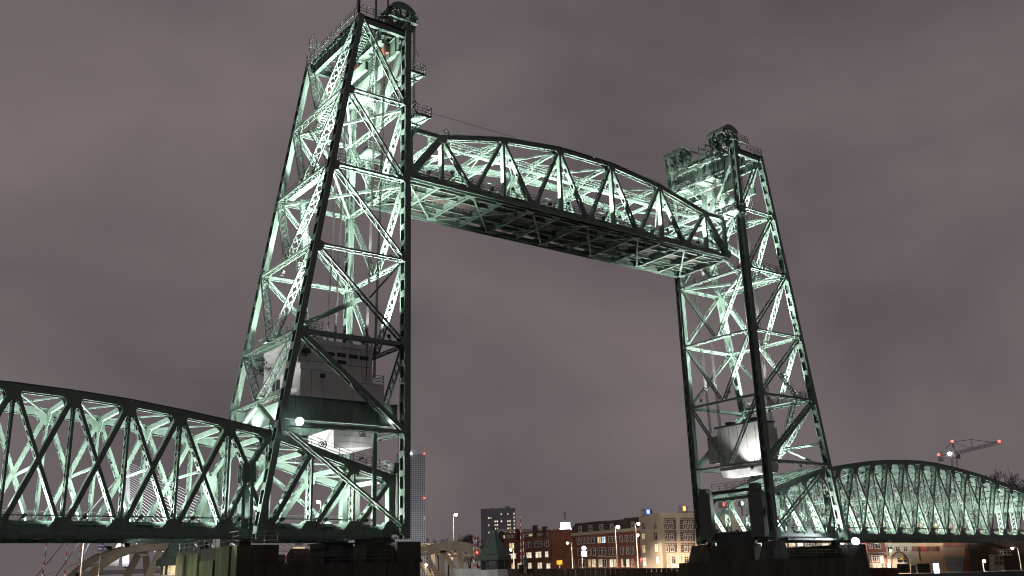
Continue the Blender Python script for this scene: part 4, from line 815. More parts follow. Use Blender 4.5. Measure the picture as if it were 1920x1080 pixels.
# --- terrace with mansard
F = Facade('brick_terrace', 'long brown brick terrace with mansard roof and pale cornice', 'building', 1062, 240, 1204, 222)
F.wall([A2(690, 392), A2(1362, 330)], 'brick')
b = MB(); top = [A2(690, 392), A2(752, 296), A2(1000, 270), A2(1000, 276), A2(1190, 256), A2(1190, 248), A2(1332, 236), A2(1362, 332)]
b.prism([F.pt(u, v)-F.n*0.35 for u, v in top], -F.n*8); b.build('mansard_roof', 'rooftile', F.T)
F.slab(*A2(690, 386), *A2(1362, 350), 'cream', 'cornice', 0.3, 0.6, A2(0, 326)[1], A2(0, 348)[1]) if False else F.slab(A2(690, 0)[0], A2(0, 386)[1], A2(1362, 0)[0], A2(0, 412)[1], 'cream', 'cornice', 0.3, 0.6, A2(0, 330)[1], A2(0, 358)[1])
def row(F, xs, y0, y1, sl, x_ref=690):
    for x0, x1, g in xs: F.win(*A2(x0, y0+sl*(x0-x_ref)), *A2(x1, y1+sl*(x0-x_ref)), g, sl=sl)
D_ = 'glassd'
row(F, [(795, 822, D_), (886, 915, D_), (985, 1015, D_), (1080, 1106, D_), (1268, 1296, D_)], 330, 378, -0.08)
row(F, [(780, 806, D_), (820, 850, D_), (870, 897, D_), (912, 940, D_), (965, 998, 'glassw'), (1003, 1037, 'glassc'), (1063, 1094, D_), (1103, 1136, D_), (1165, 1188, D_), (1212, 1238, D_), (1258, 1290, D_)], 432, 488, -0.055)
row(F, [(785, 810, D_), (875, 900, D_), (912, 945, D_), (970, 1000, D_), (1008, 1040, D_), (1068, 1098, D_), (1105, 1139, D_), (1175, 1200, D_), (1225, 1247, D_), (1265, 1292, D_)], 522, 590, -0.03)
row(F, [(730, 756, D_), (795, 822, D_), (830, 860, D_), (882, 905, 'glassw'), (915, 950, 'glassw'), (975, 1008, 'glassw'), (1013, 1045, D_), (1075, 1106, 'glassb'), (1111, 1141, 'glassw'), (1180, 1206, 'glassw'), (1222, 1252, 'glassb'), (1270, 1292, D_)], 620, 690, -0.008)
F.slab(*A2(960, 592), *A2(1140, 598), 'white', 'sill_band', 0.1, 0.2)
# --- cream building
F = Facade('cream_building', 'plain pale end wall of the cream apartment block', 'building', 1197, 222, 1238, 208, depth=10)
F.wall([A2(1330, 224), A2(1518, 202)], 'cream')
for x0, x1, y0, y1, g in ((1366, 1391, 290, 350, D_), (1366, 1392, 385, 438, 'glassw'), (1370, 1398, 490, 560, 'glassw'), (1376, 1406, 600, 682, 'glassb'), (1470, 1501, 272, 345, D_), (1474, 1504, 375, 448, D_), (1482, 1512, 480, 552, 'glassb'), (1492, 1524, 590, 658, 'glassb')): F.win(*A2(x0, y0), *A2(x1, y1), g, frame='cream')
F = Facade('apartment_block', 'cream apartment block with bands of brown brick panels', 'building', 1236, 208, 1322, 200, depth=12)
F.wall([A2(1515, 204), A2(1930, 214)], 'cream')
for r, (y0, y1) in enumerate(((245, 345), (355, 452), (470, 556))):
    for k, (x0, x1) in enumerate(((1512+8*r, 1668+4*r), (1704+4*r, 1838), (1862, 1925))):
        F.slab(*A2(x0, y0), *A2(x1, y1), 'brickdk', 'brick_panel', 0.05, 0.1)
        F.slab(*A2(x0, y0+16), *A2(x1, y0+19), 'cream', 'dentil_band', 0.12, 0.1)
        nd = int((x1-x0)/14)
        for j in range(nd): xx = x0+6+j*(x1-x0)/nd; F.slab(*A2(xx, y0+5), *A2(xx+5, y0+16), 'cream', 'dentil', 0.12, 0.1)
        for xa, g in ((x0+(x1-x0)*0.27, D_), (x0+(x1-x0)*0.62, ('glassw' if (r, k) in ((2, 0),) else 'glassc' if (r, k) == (1, 0) else D_))): F.win(*A2(xa, y0+28), *A2(xa+(x1-x0)*0.24, y1-8), g, cross=True)
        for j in range(3):
            for xa, xb_ in ((x0+2, x0+(x1-x0)*0.2), (x0+(x1-x0)*0.88, x1-2)): F.slab(*A2(xa, y0+36+j*22), *A2(xb_, y0+39+j*22), 'cream', 'brick_course', 0.10, 0.1)
for x0, x1, g in ((1570, 1602, 'glassw'), (1635, 1664, D_), (1690, 1722, 'glassw'), (1752, 1782, D_), (1800, 1830, 'glassw')):
    F.win(*A2(x0, 590), *A2(x1, 655), g, frame='cream'); F.slab(*A2(x0-4, 660), *A2(x1+2, 692), 'white', 'spandrel', 0.08, 0.1)
F.slab(*A2(1515, 200), *A2(1930, 224), 'cream', 'parapet', 0.2, 0.5)
F.slab(*A2(1615, 180), *A2(1830, 202), 'steelgrey', 'roof_storey', -3, 4)
def beacon(u, v, D, m, label, wd):
    p = pxD(u, v, D); T = thing('roof_beacon', label, 'lamp', p); b = MB(); b.box(p.x-wd, p.x+wd, p.y-0.6, p.y+0.6, p.z-0.9, p.z+0.6); b.build('housing', 'steelgrey', T)
    d = (CP-p); d.z = 0; d.normalize(); c = p+d*0.9; t = V((d.y, -d.x, 0)); b = MB(); b.prism([c-t*wd*0.55+V((0, 0, -0.4)), c+t*wd*0.2+V((0, 0, -0.4)), c+t*wd*0.2+V((0, 0, 0.4)), c-t*wd*0.55+V((0, 0, 0.4))], -d*0.3); b.build('lamp_glass', m, T)
    b = MB(); b.bar(p+V((0, 0, -0.9)), (p.x, p.y, min(p.z-3.5, -4 if D > 230 else p.z-3.5)), 0.3, 0.3); b.build('stand', 'steelgrey', T)
beacon(1213, 960, 216, 'bluelamp', 'blue glowing box on the roof of the cream end wall', 1.1)
beacon(1281, 954, 206, 'orangelamp', 'orange glowing box on the apartment block roof', 0.9)
F = Facade('shop_row', 'row of lit shopfronts behind the broad black pier', 'building', 1318, 199, 1622, 200, vb=1060, base=-5.7, depth=9)
F.wall([(1318, 1003), (1622, 990)], 'brick')
for j in range(19): F.win(1326+j*15.4, 1018-j*0.35, 1337+j*15.4, 1028-j*0.35, ('glassw', 'glassd', 'glassb', 'glassw', 'glassd')[j*7 % 5]); F.win(1326+j*15.4, 1034-j*0.35, 1338+j*15.4, 1052-j*0.35, ('glassb', 'glassw', 'glassw')[j*5 % 3])
F.slab(1318, 1030, 1622, 1033, 'cream', 'fascia', 0.2, 0.3, 1023.5, 1026.5)
beacon(1356, 946, 260, 'redlamp', 'red glowing box seen through the foot of the farther tower', 1.2)
beacon(1390, 944, 320, 'lens', 'bluish white lamp pair seen through the farther tower portal', 0.9)
beacon(1683, 923, 330, 'bluelamp', 'small blue light seen through the right approach span', 0.6)
# --- lit sign on a distant roof
p = pxD(1060, 985, 330); T = thing('roof_sign', 'white-blue glowing sign board on a far roof behind the terrace', 'sign', p-V((0, 0, 14)))
d = (CP-p); d.z = 0; d.normalize(); t = V((-d.y, d.x, 0))
b = MB(); b.prism([p-t*1.6+V((0, 0, -0.8)), p+t*1.6+V((0, 0, -0.8)), p+t*1.6+V((0, 0, 0.9)), p-t*1.6+V((0, 0, 0.9))], -d*0.4); b.build('light_panel', 'signlit', T)
b = MB(); b.prism([p-t*1.9+V((0, 0, -1.5)), p+t*1.9+V((0, 0, -1.5)), p+t*1.9+V((0, 0, -0.85)), p-t*1.9+V((0, 0, -0.85))], -d*0.4); b.build('light_panel', 'signlit', T)
b = MB(); b.bar(p-d*0.5-V((0, 0, 14)), p-d*0.5+V((0, 0, 4.5)), 0.3, 0.3); b.build('mast', 'steelgrey', T)

# --- houses under the right approach span
def A3(x, y): return 1580+x/10.667, 1000+y/10.667
def A4(x, y): return 1740+x/10.667, 1000+y/10.667
F = Facade('brick_house', 'brick house with white framed shopfront beside the dazzling floodlight', 'house', 1618, 205, 1660, 208, vb=1064, base=-5.7, depth=9)
F.wall([A3(400, -230), A3(850, -240)], 'brick'); F.slab(*A3(470, 385), *A3(842, 402), 'white', 'fascia', 0.25, 0.3)
for x0, x1, y0, y1, g in ((520, 590, 440, 600, D_), (600, 680, 440, 560, D_), (690, 745, 440, 560, D_), (755, 830, 440, 595, 'glassb'), (620, 690, 600, 740, 'glassw'), (700, 770, 600, 740, 'glassw'), (545, 600, 625, 745, D_), (790, 850, 615, 745, D_), (530, 600, 200, 300, D_), (650, 760, 200, 300, D_)): F.win(*A3(x0, y0), *A3(x1, y1), g)
F = Facade('stone_house', 'cream stone house with wide arch and bright doorway', 'house', 1659, 207, 1709, 212, vb=1064, base=-5.7, depth=9)
F.wall([A3(832, -220), A3(1376, -230)], 'cream')
for x0, x1 in ((895, 1000), (1065, 1150), (1215, 1300)): F.win(*A3(x0, 262), *A3(x1, 360), D_, frame='cream')
F.slab(*A3(850, 380), *A3(1370, 432), 'cream', 'string_course', 0.2, 0.3)
b = MB(); c = F.pt(*A3(1135, 600)); 
b.ring(c+F.n*0.12, F.n, 2.0, 2.28, 0.3, 16, 0, math.pi, F.e) ; b.build('arch', 'brick2', F.T)
F.win(*A3(905, 590), *A3(1000, 750), 'glassb', cross=False, name='doorway'); F.win(*A3(905, 515), *A3(975, 580), 'glassw', cross=False); F.win(*A3(1090, 480), *A3(1330, 590), D_); F.slab(*A3(1140, 490), *A3(1200, 520), 'yellow', 'emblem', 0.1, 0.1)
F = Facade('rendered_house', 'peach rendered house with strip of dark red panels above', 'house', 1709, 212, 1763, 218, vb=1064, base=-5.7, depth=9)
F.wall([A3(1376, -200), A4(235, -200)], 'peach')
for j in range(6): F.slab(*A3(1380+j*95, 262), *A3(1460+j*95, 360), ('brick', 'brickdk', 'redp', 'brick2', 'brick', 'brickdk')[j], 'panel', 0.08, 0.2)
b = MB(); b.bar(F.pt(*A3(1500, 270))+F.n*0.2, F.pt(*A3(1540, 545))+F.n*0.2, 0.18, 0.18); b.build('downpipe', 'brickdk', F.T)
F = Facade('garage_house', 'orange-red house with two dark windows over a wide garage door', 'house', 1763, 218, 1809, 224, vb=1066, base=-5.7, depth=9)
F.wall([A4(235, -180), A4(735, -160)], 'redp' if False else 'brick')
F.slab(*A4(255, 280), *A4(728, 465), 'peach', 'render_band', 0.05, 0.1)
for x0, x1 in ((345, 480), (520, 670)): F.win(*A4(x0, 290), *A4(x1, 400), D_, frame='steelgrey')
F.slab(*A4(270, 470), *A4(740, 505), 'steelgrey', 'lintel', 0.2, 0.3); F.slab(*A4(290, 510), *A4(700, 790), 'steelgrey', 'garage_door', 0.06, 0.1)
for j in range(5): F.slab(*A4(290, 550+j*48), *A4(700, 555+j*48), 'black', 'door_rib', 0.09, 0.05)
F = Facade('dark_house', 'dark sooty brick building at the right picture edge behind the lamp post', 'house', 1809, 224, 1935, 240, vb=1068, base=-5.7, depth=9)
F.wall([A4(735, -130), A4(2080, -60)], 'brickdk'); F.slab(*A4(1200, 300), *A4(1400, 410), 'brick2', 'panel', 0.06, 0.2); F.win(*A4(1510, 330), *A4(1650, 430), D_); F.win(*A4(1420, 330), *A4(1500, 430), D_); F.slab(*A4(1440, 430), *A4(1660, 440), 'white', 'ledge', 0.4, 0.4)
p0 = F
T = thing('notice_board', 'pale poster-covered hoarding on the dark house wall', 'board', F.pt(*A4(1360, 745))); b = MB(); q = [F.pt(*A4(1210, 745)), F.pt(*A4(1510, 745)), F.pt(*A4(1480, 430)), F.pt(*A4(1200, 420))]; b.prism([x+F.n*0.25 for x in q], -F.n*0.12); b.build('board', 'olive' if False else 'cream', T)
for j in range(7): a0 = 1235+(j % 3)*88; y_ = 460+(j//3)*95; b = MB(); b.prism([F.pt(*A4(a0+x, y_+y))+F.n*0.28 for x, y in ((0, 70), (64, 70), (64, 0), (0, 0))], -F.n*0.02); b.build('poster', ('white', 'olive', 'brick2')[j % 3], T)
# --- things on the quay in front of the houses
def boxthing(name, label, cat, u0, v0, u1, v1, D, dep, m, parts):
    a, b_ = pxD(u0, v1, D), pxD(u1, v1, D); z1 = pxD((u0+u1)/2, v0, D).z; z0 = -5.2 if False else a.z; e = (b_-a); e.z = 0; L = e.length; e.normalize(); n = V((e.y, -e.x, 0)); n = n if n.dot(CP-a) > 0 else -n; up = V((0, 0, 1)); H = z1-z0
    T = thing(name, label, cat, a.lerp(b_, 0.5)-n*dep/2); b = MB(); b.prism([a, a+e*L, a+e*L+up*H, a+up*H], -n*dep); b.build('body', m, T); parts(T, a, e, n, L, H); return T
def cont_parts(T, a, e, n, L, H):
    k = 9
    for j in range(k): c = a+e*(L*(j+0.5)/k)+n*0.04; b = MB(); b.bar(c+V((0, 0, 0.15)), c+V((0, 0, H-0.15)), L/k*0.45, 0.08, n); b.build('corrugation', 'olive', T)
    for z in (0.08, H-0.08): b = MB(); b.bar(a+n*0.06+V((0, 0, z)), a+e*L+n*0.06+V((0, 0, z)), 0.16, 0.12, n); b.build('frame_rail', 'steelgrey', T)
boxthing('shipping_container', 'olive container left of the dark gap on the quay', 'container', *A3(1105, 610), *A3(1360, 800), 190, 2.4, 'olive', cont_parts)
boxthing('shipping_container', 'olive container right of the dark gap, beside the lit panel', 'container', *A3(1500, 600), *A4(60, 800), 190, 2.4, 'olive', cont_parts)
boxthing('site_cabin', 'low dark cabin between the two olive containers', 'cabin', *A3(1375, 640), *A3(1490, 800), 191, 2.0, 'steelgrey', lambda T, a, e, n, L, H: [railing(T, [a+n*0.1+V((0, 0, H)), a+e*L+n*0.1+V((0, 0, H))], 0.5)])
def panel_parts(T, a, e, n, L, H):
    b = MB(); b.prism([a+e*L*0.12+n*0.02+V((0, 0, H*0.05)), a+e*L*0.88+n*0.02+V((0, 0, H*0.05)), a+e*L*0.88+n*0.02+V((0, 0, H*0.95)), a+e*L*0.12+n*0.02+V((0, 0, H*0.95))], n*0.03); b.build('light_panel', 'signlit', T)
    b = MB(); b.bar(a+V((0, 0, -1.0)), a+V((0, 0, H+0.2)), 0.12, 0.12); b.build('post', 'steelgrey', T); b = MB(); b.bar(a+e*L+V((0, 0, -1.0)), a+e*L+V((0, 0, H+0.2)), 0.12, 0.12); b.build('post', 'steelgrey', T)
boxthing('advert_panel', 'tall glowing white advertising panel beside the containers', 'sign', *A4(115, 590), *A4(258, 830), 186, 0.3, 'steelgrey', panel_parts)
a, b_ = pxD(1614, 1064.5, 178), pxD(1683, 1064.5, 180); T = thing('parapet_wall', 'low brown parapet wall below the white framed shopfront', 'wall', (a.x, a.y, -8.2))
n = 8
for j in range(n):
    p, q = a.lerp(b_, j/n), a.lerp(b_, (j+0.96)/n); b = MB(); b.prism([(p.x, p.y, -9), (q.x, q.y, -9), q, p], (0.3, 0.4, 0)); b.build('wall_panel', 'brick2', T)

# ================================================================== street lamps
def street_lamp(label, u, v, D, base=-3.9, arm=(0.9, 0), power=900, col=(1.0, 0.80, 0.60), r=0.22, pole_top=None):
    p = pxD(u, v, D); d = (CP-p); d.z = 0; d.normalize(); t = V((-d.y, d.x, 0)); px = p-t*arm[0]+V((0, 0, 0)); T = thing('street_lamp', label, 'street lamp', (px.x, px.y, base), 'street lamps beyond the bridge')
    b = MB(); b.tube((px.x, px.y, base), px+V((0, 0, 0.0)), 0.13, 8, 0.07); b.build('pole', 'pole', T)
    b = MB(); b.bar(px, p+V((0, 0, 0.25)), 0.09, 0.09, (0, 0, 1)); b.build('arm', 'pole', T)
    b = MB(); b.sphere(p, r, 10, 6); b.build('lamp_glass', 'lamp', T); b = MB(); b.ring(p+V((0, 0, r*0.8)), (0, 0, 1), 0.001, r*1.2, 0.08, 10); b.build('lamp_cap', 'pole', T)
    ld = bpy.data.lights.new('lamp_light', 'SPOT'); ld.energy = power*4.2; ld.color = col; ld.shadow_soft_size = r; ld.spot_size = math.radians(165); ld.spot_blend = 0.25; lo = bpy.data.objects.new('lamp_light', ld); COL.objects.link(lo); lo.parent = T; lo.matrix_parent_inverse = Matrix.Translation(-V((px.x, px.y, base))); lo.location = p-V((0, 0, r+0.15))
    return T
street_lamp('assumed unseen street lamp behind the deck of the left approach span', 150, 988, 128, arm=(-0.6, 0), power=6500, r=0.3)  # hidden lamp, assumed and added to light the mossy pier and left arch
street_lamp('tall street lamp standing alone above the beige arch bridge', 855, 965, 200, arm=(0.6, 0), power=4000, r=0.28)
street_lamp('short street lamp before the brick corner building', 957.5, 1031, 205, arm=(-0.6, 0), power=5000, r=0.24)
street_lamp('street lamp at the left end of the brick terrace', 1064, 1018, 212, arm=(-0.9, 0), power=6000, r=0.24)
street_lamp('brightest street lamp in front of the brick terrace', 1159, 988, 190, arm=(0.6, 0), power=7000, r=0.32)
street_lamp('street lamp in front of the corner of the cream end wall', 1197, 982, 196, arm=(0.6, 0), power=1700, r=0.28)
street_lamp('smaller lamp below the one at the cream end wall', 1196, 1003, 204, arm=(0.3, 0), power=600, r=0.24)
street_lamp('lamp beside the apartment block behind the black pier', 1298, 1048, 188, arm=(0.2, 0), power=700, r=0.2)
street_lamp('warm street lamp glowing through the foot of the nearer tower', 597, 941, 150, arm=(-0.4, 0), power=900, r=0.26)
street_lamp('lamp glowing under the right beige arch', 799, 1059, 178, arm=(0.2, 0), power=700, r=0.2)
street_lamp('slim lamp post at the lower right corner of the picture', 1898, 1028, 205, base=-5.6, arm=(-0.9, 0), power=2500, r=0.24, col=(1.0, 0.92, 0.75))
street_lamp('wall lamp glaring in front of the dark house', 1845, 1052, 214, base=-5.6, arm=(0.3, 0), power=2500, r=0.28, col=(1.0, 0.95, 0.85))
street_lamp('small wall lamp over the stone house doorway', 1670, 1032, 203, base=-5.6, arm=(0.2, 0), power=3500, r=0.2)

# ================================================================== barriers, signals, signs
def barrier(label, u0, v0, u1, v1, D, r=0.09):
    """raised boom barrier: red and white tapered pole on a dark post"""
    p = pxD(u1, v1, D); q = pxD(u0, v0, D); q = V((p.x+(q-p).dot(V((-p.normalized().y, p.normalized().x, 0)))*0, p.y, q.z))+ (pxD(u0, v0, D)-pxD(u0, v0, D))
    q = pxD(u0, v0, D); T = thing('boom_barrier', label, 'barrier', (p.x, p.y, p.z-1.4), 'raised boom barriers'); n = max(6, int((q-p).length/0.55))
    for j in range(n): b = MB(); b.tube(p.lerp(q, j/n), p.lerp(q, (j+1)/n), r*(1-0.45*j/n), 8, r*(1-0.45*(j+1)/n)); b.build('stripe', 'redp' if j % 2 else 'whitep', T)
    b = MB(); b.box(p.x-0.35, p.x+0.35, p.y-0.35, p.y+0.35, p.z-1.4, p.z+0.1); b.build('pedestal', 'black', T)
barrier('tall striped barrier pole left of two before the brick corner building', 976, 968, 977, 1060, 182, 0.13)
barrier('shorter striped barrier pole right of two before the brick corner building', 981, 996, 982.5, 1060, 182, 0.13)
barrier('striped barrier pole left of two at the end of the right beige arch', 888.5, 1006, 889, 1070, 172, 0.10)
barrier('striped barrier pole right of two at the end of the right beige arch', 893, 1006, 893.5, 1070, 172, 0.10)
barrier('leftmost striped barrier pole below the left approach span', 90.5, 1000, 79, 1085, 150, 0.11)
barrier('second striped barrier pole from the left below the approach span', 128, 1000, 121, 1085, 150, 0.11)
barrier('thin pale barrier pole near the blue sign below the approach span', 153, 1000, 147, 1075, 158, 0.05)
barrier('thin striped pole left of two seen under the nearer tower', 537, 1008, 536, 1055, 170, 0.07)
barrier('thin striped pole right of two seen under the nearer tower', 605, 1008, 604.5, 1055, 170, 0.07)
def signal(label, u, v, D, lit):
    p = pxD(u, v, D); d = (CP-p); d.z = 0; d.normalize(); T = thing('traffic_light', label, 'traffic light', (p.x, p.y, -3.9), 'traffic lights'); t = V((-d.y, d.x, 0))
    b = MB(); b.prism([p-t*0.28+V((0, 0, -1.25)), p+t*0.28+V((0, 0, -1.25)), p+t*0.28+V((0, 0, 0.5)), p-t*0.28+V((0, 0, 0.5))], -d*0.25); b.build('housing', 'black', T)
    for k in range(3):
        c = p+V((0, 0, 0.1-0.5*k))+d*0.02; b = MB(); b.ring(c, d, 0.001, 0.17, 0.04, 12); b.build('lens', ('redlamp' if (k == 0 and lit) else 'dark'), T)
    b = MB(); b.tube((p.x-d.x*0.3, p.y-d.y*0.3, -3.9), p-d*0.3, 0.08, 6); b.build('post', 'black', T)
    if lit:
        ld = bpy.data.lights.new('signal_glow', 'POINT'); ld.energy = 60; ld.color = (1, 0.06, 0.05); ld.shadow_soft_size = 0.15; lo = bpy.data.objects.new('signal_glow', ld); COL.objects.link(lo); lo.parent = T; lo.matrix_parent_inverse = Matrix.Translation(-V((p.x, p.y, -3.9))); lo.location = p+d*0.5
signal('traffic light showing red at the beige arch', 894.5, 1037, 168, True)
signal('traffic light showing red below the cream end wall', 1203, 1050, 195, True)
signal('unlit traffic light beside the striped barrier poles', 985.5, 1050, 180, False)
signal('unlit traffic light in front of the terrace lamp', 1171, 1049, 190, False)
def board(name, label, u0, v0, u1, v1, D, m, back='steelgrey', base=-3.9, round_=False, post_u=None):
    c = pxD((u0+u1)/2, (v0+v1)/2, D); a, b_ = pxD(u0, v1, D), pxD(u1, v0, D); d = (CP-c); d.z = 0; d.normalize(); t = V((-d.y, d.x, 0)); w_ = abs((b_-a).dot(t))/2; h = abs(b_.z-a.z)/2
    T = thing(name, label, 'sign', (c.x, c.y, base)); b = MB()
    if round_: b.ring(c, d, 0.001, h, 0.12, 20)
    else: b.prism([c-t*w_-V((0, 0, h)), c+t*w_-V((0, 0, h)), c+t*w_+V((0, 0, h)), c-t*w_+V((0, 0, h))], -d*0.12)
    b.build('face', m, T); pp = c-d*0.2 if post_u is None else pxD(post_u, (v0+v1)/2, D)-d*0.2
    b = MB(); b.tube((pp.x, pp.y, base), (pp.x, pp.y, c.z+h*0.9), 0.07, 6); b.build('post', 'pole', T); return T, c, t, d
board('direction_sign', 'plain yellow sign board before the brick gable', 1044, 1050.5, 1054, 1058.5, 195, 'yellow')
board('round_sign', 'glowing round sign above the square one before the terrace', 1090.5, 1023.5, 1099.5, 1032.5, 192, 'signlit', round_=True, post_u=1091)
board('square_sign', 'glowing square sign under the round one before the terrace', 1091, 1033.5, 1100, 1043.5, 192, 'signlit', post_u=1091)
T, c, t, d = board('information_sign', 'dark blue sign board on a thin post below the approach span', 183, 1010, 196, 1033, 145, 'blue', post_u=190)
for j in range(4): b = MB(); q = c+V((0, 0, 0.75-j*0.45)); b.prism([q-t*0.32+d*0.01, q+t*(0.30-0.1*(j % 2))+d*0.01, q+t*(0.30-0.1*(j % 2))+d*0.01+V((0, 0, 0.14)), q-t*0.32+d*0.01+V((0, 0, 0.14))], d*0.01); b.build('print_line', 'white', T)
# sloping cable from the left bank up to the approach
p, q = pxD(70, 1084, 140), pxD(305, 996, 140); b = MB(); b.tube(p, q, 0.05, 6); tag(b.build('overhead_cable', 'black'), 'dark cable sloping up to the right below the left approach span', 'cable')

# ================================================================== beige bascule bridge behind
def arch(name, label, prof, low, Y0, Y1, ties):
    """two curved plate girders; prof, low: pixel outlines of the near girder's upper and lower edge on plane Y0"""
    pts = [pxY(u, v, Y0) for u, v in prof]; lo = [pxY(u, v, Y0) for u, v in low]; T = thing(name, label, 'bascule bridge', (sum(p.x for p in pts)/len(pts), (Y0+Y1)/2, -3.9), 'beige bascule bridge leaves')
    for Y in (Y0, Y1):
        b = MB(); k = len(pts)
        for i in range(k-1):
            q = [V((pts[i].x, Y, pts[i].z)), V((pts[i+1].x, Y, pts[i+1].z)), V((lo[i+1].x, Y, lo[i+1].z)), V((lo[i].x, Y, lo[i].z))]; b.prism(q, (0, 0.35, 0))
            b.prism([q[0]+V((0, -0.25, 0)), q[1]+V((0, -0.25, 0)), q[1]+V((0, -0.25, 0.12)), q[0]+V((0, -0.25, 0.12))], (0, 0.85, 0))
        g = b.build('arch_girder', 'beige', T)
        for (u0, v0, u1, v1, w_) in ties: p, q = pxY(u0, v0, Y0), pxY(u1, v1, Y0); b = MB(); b.bar((p.x, Y+0.18, p.z), (q.x, Y+0.18, q.z), w_, 0.4); b.build('girder_tie', 'beige', T)
    for i in range(0, len(pts), 2): b = MB(); b.bar((lo[i].x, Y0, lo[i].z+0.2), (lo[i].x, Y1, lo[i].z+0.2), 0.3, 0.3); b.build('cross_strut', 'beige', T)
    return T
arch('bascule_leaf', 'beige curved bascule girder with struts left of the green turret', [(778, 1032), (795, 1025), (815, 1019.5), (836, 1016), (856, 1015.5), (876, 1018.5), (894, 1026), (908, 1037)], [(780, 1040), (797, 1034), (817, 1030), (837, 1030), (857, 1029), (873, 1034), (888, 1042), (899, 1052)], 66, 76,
     [(780, 1042, 868, 1026, 0.7), (784, 1040, 784, 1085, 1.0), (829, 1032, 829, 1085, 1.0), (833, 1033, 862, 1085, 0.9), (864, 1030, 866, 1085, 1.0), (802, 1044, 826, 1085, 0.8)])
arch('bascule_leaf', 'beige curved bascule girder left of the mossy pier', [(150, 1092), (170, 1071), (192, 1051), (215, 1036), (240, 1026), (268, 1019.5), (296, 1017.5), (322, 1020)], [(166, 1095), (184, 1076), (204, 1059), (225, 1046), (248, 1038), (272, 1033), (298, 1032), (322, 1034)], 66, 78,
     [(303, 1034, 276, 1085, 1.1), (318, 1036, 322, 1085, 1.0)])
for w_, u in (('leftmost', 282), ('second from left', 288), ('third from left', 294), ('rightmost', 300)):
    p = pxY(u, 1015, 66); b = MB(); b.ring((p.x, 66.2, p.z), (0, 1, 0), 0.10, 0.24, 0.3, 10); b.box(p.x-0.2, p.x+0.2, 66.0, 66.4, p.z-0.4, p.z-0.1); tag(b.build('signal_lantern', 'black'), f'{w_} of the four black lanterns in a row on the left beige arch', 'lantern', 'lanterns on the left arch')
def turret(label, u, vtop, vbase, wpx, D, lit):
    c = pxD(u, vbase, D); top = pxD(u, vtop, D); R = wpx/FPX*D/2*1.03; T = thing('bridge_turret', label, 'turret', (c.x, c.y, -8.2), 'slate roofed bridge turrets'); N8 = 8
    rings = [(R, 0.0), (R*0.98, 0.15), (R*0.80, 0.22), (R*0.58, 0.45), (R*0.34, 0.75), (R*0.18, 0.93), (R*0.06, 1.0)]; H = top.z-c.z; b = MB()
    vs = []
    for r, h in rings:
        for k in range(N8): a = (k+0.5)*math.pi/4; vs.append((c.x+r*math.cos(a), c.y+r*math.sin(a), c.z+H*h))
    fs = [tuple(range(N8))[::-1], tuple(range((len(rings)-1)*N8, len(rings)*N8))]
    for i in range(len(rings)-1):
        for k in range(N8): fs.append((i*N8+k, i*N8+(k+1) % N8, (i+1)*N8+(k+1) % N8, (i+1)*N8+k))
    b.add(vs, fs); rf = b.build('roof', 'copper', T)
    b = MB(); b.sphere((c.x, c.y, top.z+0.05), 0.28, 8, 5); b.build('finial', 'copper', rf)
    sl = MB()
    for j in range(9):     # slate courses standing proud
        h = 0.25+j*0.08; r = R*(0.80-(h-0.22)*0.62/0.78)
        for k in range(N8):
            a0, a1 = (k+0.5)*math.pi/4, (k+1.5)*math.pi/4; sl.bar((c.x+r*math.cos(a0)*1.01, c.y+r*math.sin(a0)*1.01, c.z+H*h), (c.x+r*math.cos(a1)*1.01, c.y+r*math.sin(a1)*1.01, c.z+H*h), 0.05, 0.04, (0, 0, 1))
    sl.build('slate_courses', 'copper', rf, 'stuff')
    b = MB()
    for k in range(N8): a = (k+0.5)*math.pi/4; b.bar((c.x+R*0.72*math.cos(a), c.y+R*0.72*math.sin(a), c.z-1.3), (c.x+R*0.72*math.cos(a), c.y+R*0.72*math.sin(a), c.z), 0.28, 0.28)
    b.build('window_posts', 'copper', T, 'stuff')
    for k in range(N8): a0, a1 = (k+0.5)*math.pi/4, (k+1.5)*math.pi/4; r = R*0.68; b = MB(); b.bar((c.x+r*math.cos(a0), c.y+r*math.sin(a0), c.z-0.65), (c.x+r*math.cos(a1), c.y+r*math.sin(a1), c.z-0.65), 1.2, 0.04, (math.cos((a0+a1)/2), math.sin((a0+a1)/2), 0)) ; b.build('window', 'glassw' if lit else 'glassd', T)
    b = MB(); r = R*0.80; b.prism([(c.x+r*math.cos((k+0.5)*math.pi/4), c.y+r*math.sin((k+0.5)*math.pi/4), -9) for k in range(N8)], (0, 0, c.z-1.3+9)); b.build('base', 'conc', T)
turret('green slate turret with bell-shaped roof before the brick corner building', 926.5, 992, 1051, 62, 150, False)
turret('slate turret with lit windows, half hidden behind the mossy pier', 338, 985, 1060, 78, 150, True)
b = MB(); p, q = pxD(850, 1066, 160), pxD(905, 1066, 160); b.prism([(p.x, p.y, -9), (q.x, q.y, -9), q, p], (1.5, 2, 0)); tag(b.build('bridge_abutment', 'conc'), 'stained concrete block left of the green slate turret', 'abutment')
p, q = pxD(776, 1076, 160), pxD(853, 1076, 160); T = thing('quay_railing', 'thin railing under the right beige arch', 'railing', p); railing(T, [p-V((0, 0, 1.0)), q-V((0, 0, 1.0))], 1.1, 'black', 1.5, r=0.025)

